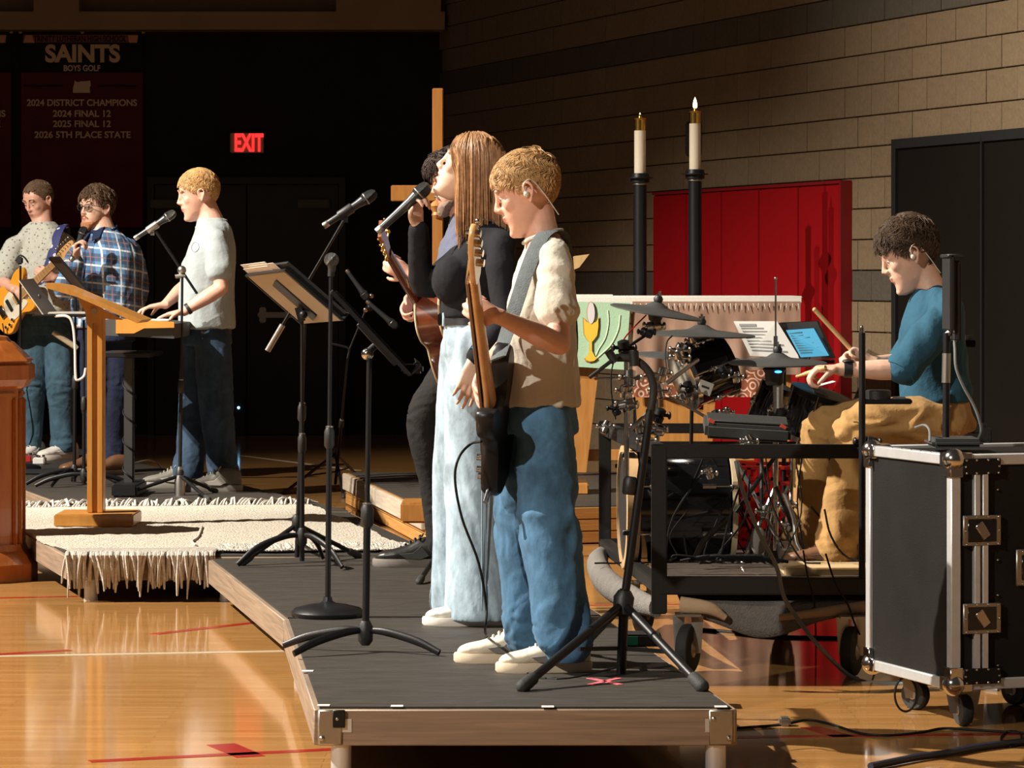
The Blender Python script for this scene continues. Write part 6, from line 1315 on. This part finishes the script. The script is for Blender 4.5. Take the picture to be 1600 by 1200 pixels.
part(b, 'printed_line', mat('print_grey', (.2, .2, .2), .8), t, kind='stuff')
t = thing('music_stand', 'low black stand holding tablet and song sheet among the drums', 'stand', dp(1225, 885, .5)); b = B(); b.cyl(dp(1225, 880, .5), dp(1225, 555, .5), .009); part(b, 'pole', BLK, t); b = B(); b.bar(dp(1150, 565, .44), dp(1305, 565, .36), .05, .012, bev=.003); part(b, 'ledge', BLK, t)
# sticks
STK = wood('hickory', (.62, .38, .17), (.52, .3, .12), .5, 6, (1, 1, .3), .1, .02)
for lab, a, c, d0 in (('raised wooden drumstick above the far hand of the drummer', (1348, 566), (1273, 484), -.13), ('lowered drumstick in the near hand of the drummer', (1290, 574), (1246, 588), -.60)):
    t = thing('drumstick', lab, 'drumstick', dp(*a, d0)); A_ = dp(*a, d0); C_ = dp(*c, d0+(.0 if d0 > -.3 else .1)); b = B()
    if d0 > -.3: b.tube([A_, C_], [.0085, .0085], 12, 1); part(b, 'shaft', STK, t); b = B(); b.ell(C_, (.009, .009, .009)); part(b, 'butt_end', STK, t)
    else: b.tube([A_, A_.lerp(C_, .7), C_], [.008, .008, .004], 12, 1); part(b, 'shaft', STK, t); b = B(); b.ell(C_, (.007, .006, .006)); part(b, 'tip', STK, t)
# throne
t = thing('drum_throne', 'round black drum stool under the drummer', 'stool', V((1.57, 12.5, zB+.03))); b = B(); b.lathe([(.14, 0), (.17, .01), (.175, .05), (.165, .08), (.12, .09), (.01, .092)], (1.57, 12.5, .745-.04), (0, 0, 1), 36); part(b, 'cushion', BLKP, t)
b = B(); b.cyl((1.57, 12.5, .42), (1.57, 12.5, .71), .016); part(b, 'post', CHR, t)
for a in (30, 150, 270): b = B(); b.cyl((1.57, 12.5, .56), (1.57+.24*math.cos(math.radians(a)), 12.5+.24*math.sin(math.radians(a)), .345), .009); part(b, 'leg', CHR, t)
# front right pole with small mixer tray
t = thing('clamp_pole', 'straight black pole with silver tip clamped to the cart corner near the drummer', 'pole', W(1347, 905, 11.82)); b = B(); b.cyl(W(1347, 905, 11.82), W(1347, 520, 11.82), .012); part(b, 'tube', BLK, t); b = B(); b.cyl(W(1347, 521, 11.82), W(1347, 512, 11.82), .009); b.ell(W(1347, 511, 11.82), (.008, .008, .006)); part(b, 'tip', CHR, t)
t = thing('headphone_mixer', 'small round black monitor mixer on arm over the drummer\'s knees', 'mixer', W(1385, 635, 11.85)); b = B(); b.box(W(1386, 627, 11.86), (.17, .09, .018), None, .004); part(b, 'tray', BLK, t); b = B(); b.lathe([(.045, 0), (.046, .03), (.04, .034)], W(1372, 624, 11.86), (0, 0, 1), 24); part(b, 'dial_body', BLKP, t); b = B(); b.box(W(1405, 624, 11.86), (.05, .05, .02), None, .005); part(b, 'connector', STL, t); b = B(); b.cyl(W(1347, 628, 11.84), W(1375, 628, 11.86), .008); part(b, 'arm', BLK, t)
# ---------------------------------------------------------------- flight case
t = thing('flight_case', 'tall black flight case with aluminium edges on casters at the right', 'case', V((1.6, 10.9, 0)))
PCN = G(1487, 1118, 0); yn = 10.35; zb = .155; N0 = V((W(1487, 0, yn).x, yn, 0)); sN = F/yn
zb = CAMH-(1078-HY)/sN; ztp = CAMH-(712-HY)/sN
yl_ = F*(CAMH-ztp)/(697-HY); L0 = V((W(1354, 0, yl_).x, yl_, 0)); dL = L0-N0; dR = V((-dL.y, dL.x, 0)); dR = dR if dR.x > 0 else -dR; dR = unit(dR); wl = dL.length; dLu = unit(dL); wR = 1.15
BLAM = mat('case_laminate', (.013, .012, .011), .6, spec=.12, bump=.25, bscale=260, var=.2, vscale=4); SCF = mat('scuff', (.3, .29, .27), .7)
up = V((0, 0, 1))
def cp(u, v, z): return N0+dLu*u+dR*v+up*z
b = B(); b.prism([cp(.008, .008, zb+.008), cp(wl-.008, .008, zb+.008), cp(wl-.008, wR-.008, zb+.008), cp(.008, wR-.008, zb+.008)], up*(ztp-zb-.016)); part(b, 'body_panels', BLAM, t)
def edge(p, q, fu): b = B(); b.bar(p, q, .034, .034, up=fu, bev=.003); part(b, 'edge_extrusion', ALU, t)
e_ = .014
for z in (zb+e_, ztp-e_):
    edge(cp(e_, e_, z), cp(wl-e_, e_, z), up); edge(cp(e_, e_, z), cp(e_, wR-e_, z), up); edge(cp(wl-e_, e_, z), cp(wl-e_, wR-e_, z), up)
for u, v in ((e_, e_), (wl-e_, e_), (e_, wR-e_), (wl-e_, wR-e_)): edge(cp(u, v, zb), cp(u, v, ztp), dR)
for v in (.085,):   # lid seam double extrusion
    for dv in (-.0, .028): b = B(); b.bar(cp(.002, v+dv, zb+.02), cp(.002, v+dv, ztp-.02), .024, .02, up=dR, bev=.002); part(b, 'seam_extrusion', ALU, t)
for u in (e_, wl-e_):
    for v in (e_, wR-e_):
        for z in (zb+e_, ztp-e_):
            b = B(); c = cp(u, v, z); b.ell(c, (.036, .036, .036), nu=16, nv=10)
            for dd_ in (dLu*(-1 if u > .1 else 1), dR*(-1 if v > .1 else 1), up*(-1 if z > .5 else 1)): b.bar(c, c+dd_*.055, .046, .046, up=up if abs(dd_.z) < .5 else dR, bev=.003)
            cr = part(b, 'ball_corner', CHR, t)
def riv(b, p, r=.006): b.ell(p, (r, r, r), nu=8, nv=6)
for z in (ztp-.035, .5*(zb+ztp)+.13, zb+.22, zb+.04):
    big = abs(z-(ztp-.035)) > .01 and abs(z-(zb+.04)) > .01; h = .095 if big else .05
    b = B(); b.box(cp(-.006, .1, z), (.012, .13, h), Matrix((-dLu, dR, up)).transposed(), .002); lt_ = part(b, 'latch_plate' if big else 'seam_bracket', BLK if not big else STL, t)
    if big: 
        b = B(); b.box(cp(-.010, .1, z), (.008, .10, h*.76), Matrix((-dLu, dR, up)).transposed(), .002); part(b, 'latch_dish', BLKG, lt_); b = B(); b.bar(cp(-.016, .085, z+.022), cp(-.016, .115, z-.022), .03, .006, up=-dLu, bev=.002); part(b, 'butterfly_latch', CHR, lt_)
    b = B()
    for dv in (-.055, -.02, .02, .055):
        for dz in (-h/2+.005, h/2-.005): riv(b, cp(-.013, .1+dv, z+dz), .0045)
    for dz in (0,):
        for dv in (-.058, .058): riv(b, cp(-.013, .1+dv, z+dz), .0045)
    part(b, 'rivet', CHR, lt_)
b = B()
for z in (zb+.07+k*.11 for k in range(6)): riv(b, cp(.002, .16, z), .0045)
for k in range(7): riv(b, cp(.03+k*.07, .01, ztp+.001), .004); riv(b, cp(.002, .2+k*.12, ztp-.012), .004)
part(b, 'edge_rivet', CHR, t)
zc = CAMH-(890-HY)/sN; b = B(); b.box(cp(-.004, .33, zc), (.01, .22, .115), Matrix((-dLu, dR, up)).transposed(), .003); hd = part(b, 'handle_dish', STL, t); b = B(); b.box(cp(-.007, .33, zc), (.01, .185, .08), Matrix((-dLu, dR, up)).transposed(), .003); part(b, 'dish_recess', BLKG, hd); b = B(); b.tube([cp(-.012, .26, zc+.02), cp(-.02, .27, zc-.02), cp(-.02, .39, zc-.02), cp(-.012, .40, zc+.02)], .007, 8, 4); part(b, 'handle_grip', RUB, hd)
b = B()
for k in range(8): riv(b, cp(-.011, .24+k*.026, zc+.05), .004); riv(b, cp(-.011, .24+k*.026, zc-.05), .004)
part(b, 'rivet', CHR, hd)
for i, (u, v) in enumerate(((.10, .09), (wl-.12, .12), (.10, wR*.42), (wl-.12, wR*.42), (.12, wR-.1), (wl-.12, wR-.1))):
    c = cp(u, v, 0); R_ = .05; b = B(); ax = unit(dR+dLu*.5) if i != 0 else unit(V((1, .25, 0))); cc = c+up*R_; b.lathe([(.014, -.016), (R_*.9, -.018), (R_, -.010), (R_, .010), (R_*.9, .018), (.014, .016)], cc, ax, 28); wq = part(b, 'caster_wheel', RUB, t); b = B(); b.lathe([(.006, -.022), (.016, -.02), (.016, .02), (.006, .022)], cc, ax, 14); part(b, 'axle_cap', STL, wq)
    b = B()
    for s in (-1, 1): b.prism([cc+ax*(s*.024)+V((-.016, 0, -.01)), cc+ax*(s*.024)+V((.016, 0, -.01)), cc+ax*(s*.024)+V((.03, 0, R_+.012)), cc+ax*(s*.024)+V((-.03, 0, R_+.012))], ax*(s*.003))
    b.box(V((c.x, c.y, (2*R_+.012+zb)/2)), (.09, .08, zb-2*R_-.008)); part(b, 'caster_fork', STL, t)
# ring cable under the case
b = B(); q = W(1415, 1085, 10.75); b.tube([q+V((.035*math.cos(a), 0, .055*math.sin(a))) for a in [k*math.pi/7 for k in range(14)]], .004, 6, 3, closed=True); single(b, 'cable', CBL, 'small black cable loop hanging under the flight case left corner', 'cable', q)
# stand on the case
ys = 10.75; zc_ = ztp+.006; t = thing('table_stand', 'black pole stand with tall dark shield seen edge on, on the flight case', 'stand', V((W(1490, 0, ys).x, ys, zc_)))
b = B(); b.box((W(1490, 0, ys).x, ys, zc_+.017), (.165, .22, .030), None, .012); part(b, 'weighted_base', DKG, t); b = B(); b.cyl((W(1478, 0, ys).x, ys, zc_+.02), W(1479, 520, ys), .0115); part(b, 'pole', BLK, t); b = B(); b.cyl(W(1478, 598, ys), W(1479, 552, ys), .014); part(b, 'sleeve', STL, t)
b = B(); b.bar(W(1482, 516, ys), W(1482, 398, ys), .016, .20, up=(0, 1, 0), bev=.004); part(b, 'shield_panel', BLKP, t); b = B(); b.box(W(1487, 400, ys), (.05, .2, .012), None, .003); b.box(W(1492, 470, ys), (.02, .16, .26), None, .006); part(b, 'panel_frame', BLKP, t); b = B(); b.cyl(W(1478, 525, ys), W(1492, 512, ys), .011); b.ell(W(1490, 508, ys), (.014, .014, .014)); part(b, 'swivel_joint', STL, t)
GCB = mat('grey_cable', (.16, .165, .16), .45)
b = B(); b.tube([W(1490, 520, ys), W(1492, 545, ys-.02), W(1494, 575, ys-.03), W(1506, 605, ys-.03), W(1520, 630, ys-.03), W(1530, 655, ys-.03), W(1533, 675, ys-.02), W(1522, 692, ys), V((W(1505, 0, ys).x, ys+.05, zc_+.01))], .0048, 8, 5); single(b, 'cable', GCB, 'grey cable curling down from the shield stand to the flight case', 'cable', W(1490, 520, ys))
b = B(); b.tube([W(1453, 690, ys-.1), W(1452, 672, ys-.05), W(1444, 664, ys), W(1430, 668, ys+.2)], .004, 6, 4); single(b, 'cable', GCB, 'short grey cable arching behind the stand base on the flight case', 'cable', W(1453, 690, ys-.1))
# floor cables
def fc(label, pts, r, m=CBL, n=8):
    b = B(); b.tube(pts, r, n, 6); single(b, 'cable', m, label, 'cable', pts[0])
g = lambda x, y, h=.004: G(x, y, 0)+V((0, 0, h))
fc('thin black cable wandering across the floor in front of the flight case', [g(1142, 1140), g(1200, 1136), g(1224, 1133), g(1262, 1127), g(1300, 1134), g(1345, 1148), g(1390, 1151), g(1440, 1146), g(1475, 1140), g(1530, 1143), g(1640, 1150)], .004)
b = B(); b.box(G(1226, 1134, 0)+V((0, 0, .014)), (.035, .05, .028), None, .006); single(b, 'cable_connector', STL, 'small dark connector lying on the floor beside the front riser', 'connector', G(1226, 1134, 0))
fc('thick navy cable at the bottom right corner', [g(1360, 1204, .012), g(1430, 1190, .012), g(1480, 1183, .012), g(1540, 1172, .012), g(1650, 1160, .012)], .011, mat('navy_cable', (.015, .018, .04), .5))
fc('small ring of black cable on the floor at the right edge', [g(1570, 1165), g(1564, 1155), g(1575, 1145), g(1592, 1146), g(1596, 1157), g(1588, 1167), g(1575, 1168), g(1570, 1163)], .003)
fc('black cable on the floor running beneath the drum cart', [g(1095, 985), g(1150, 990), g(1210, 996), g(1290, 998), g(1400, 1000)], .007)
ycb = 11.75; fc('long grey cable dropping from the drums across the cart to the floor', [W(1150, 720, ycb), W(1160, 765, ycb), W(1185, 830, ycb), W(1213, 885, ycb), W(1224, 930, ycb), W(1245, 965, ycb), W(1280, 1010, ycb-.1), g(1335, 1062), g(1400, 1070), g(1480, 1072), g(1560, 1080)], .0075, GCB)
fc('thin black cable hanging from the cart right of the long grey one', [W(1255, 860, ycb), W(1262, 900, ycb), W(1272, 940, ycb), g(1275, 1005)], .003); fc('thin black cable hanging from the cart beside the flight case', [W(1290, 865, ycb), W(1305, 910, ycb), W(1325, 945, ycb), W(1340, 985, ycb), g(1370, 1040)], .0035)
fc('blue grey cable on the deck behind the keyboard player', [G(205, 726, ST)+V((0, 0, .006)), G(240, 722, ST)+V((0, 0, .006)), G(278, 712, ST)+V((0, 0, -.15)), G(300, 700, 0)], .006, GCB)
# cables within the cart
b = B(); rng = random.Random(4)
for i in range(26):
    x0_ = rng.uniform(1040, 1300); x1_ = x0_+rng.uniform(-80, 80); y0_ = rng.uniform(690, 800); dd_ = rng.uniform(-.6, .3)
    b.tube([dp(x0_, y0_, dd_), dp((x0_+x1_)/2+rng.uniform(-20, 20), (y0_+880)/2, dd_), dp(x1_, 872, dd_), dp(x1_+rng.uniform(-60, 60), 880, dd_-.05)], rng.uniform(.0025, .0045), 5, 4)
for i in range(14):
    x0_ = rng.uniform(1045, 1150); b.tube([dp(x0_, 876, -.7), dp(x0_+rng.uniform(10, 50), 868, -.72), dp(x0_+rng.uniform(40, 110), 878, -.7)], rng.uniform(.004, .007), 5, 4)
single(b, 'cable_tangle', CBL, 'tangle of black drum cables on the cart floor', 'cables', dp(1150, 885)); bpy.data.objects['cable_tangle']['kind'] = 'stuff'
for i, (lab, pts, m) in enumerate((('thin cable looping from upper left cymbal to clamp', [dp(1010, 492, -.33), dp(990, 512, -.34), dp(975, 530, -.38), dp(970, 548, -.4)], RED), ('black cable looping below the middle cymbal', [dp(1050, 525, -.1), dp(1042, 535, -.15), dp(1040, 560, -.2), dp(1044, 590, -.25)], CBL), ('thin cable hanging left of the drum rack', [dp(960, 560, -.42), dp(955, 585, -.42), dp(956, 620, -.42), dp(962, 655, -.4)], CBL))):
    b = B(); b.tube(pts, .003, 6, 5); single(b, 'cable', m, lab, 'cable', pts[0])
# stomp box on the riser behind the bent stand
q = G(1000, 1010, ST); t = thing('effects_pedal', 'black and green floor pedal behind the large boom stand', 'pedal', q); b = B(); b.box(q+V((0, .05, .02)), (.14, .13, .04), None, .006); part(b, 'housing', BLKP, t); b = B(); b.box(q+V((-.035, -.017, .02)), (.055, .002, .028)); part(b, 'green_panel', mat('green_panel', (.0, .22, .12), .4), t); b = B(); b.cyl(q+V((.03, .02, .04)), q+V((.03, .02, .055)), .01); part(b, 'foot_switch', CHR, t)

# ---------------------------------------------------------------- groups of alike things
GR = {'stage_riser': 'stage risers', 'cymbal': 'cymbal pads of the drum kit', 'music_stand': 'music stands', 'microphone': 'microphones', 'handheld_microphone': 'handheld microphones', 'candle': 'altar candles', 'candle_stand': 'altar candle stands', 'drumstick': 'drumsticks', 'tom_drum': 'toms of the drum kit', 'cable': 'cables', 'boom_stand': 'boom microphone stands', 'microphone_stand': 'tripod and thin microphone stands', 'person': 'band members', 'banner': 'championship banners', 'effects_pedal': 'effects pedals', 'tablet': 'tablets', 'instrument_cable': 'instrument cables'}
for o in COL.objects:
    if o.parent is None and 'category' in o:
        k = o.name.split('.')[0]
        if k in GR: o['group'] = GR[k]
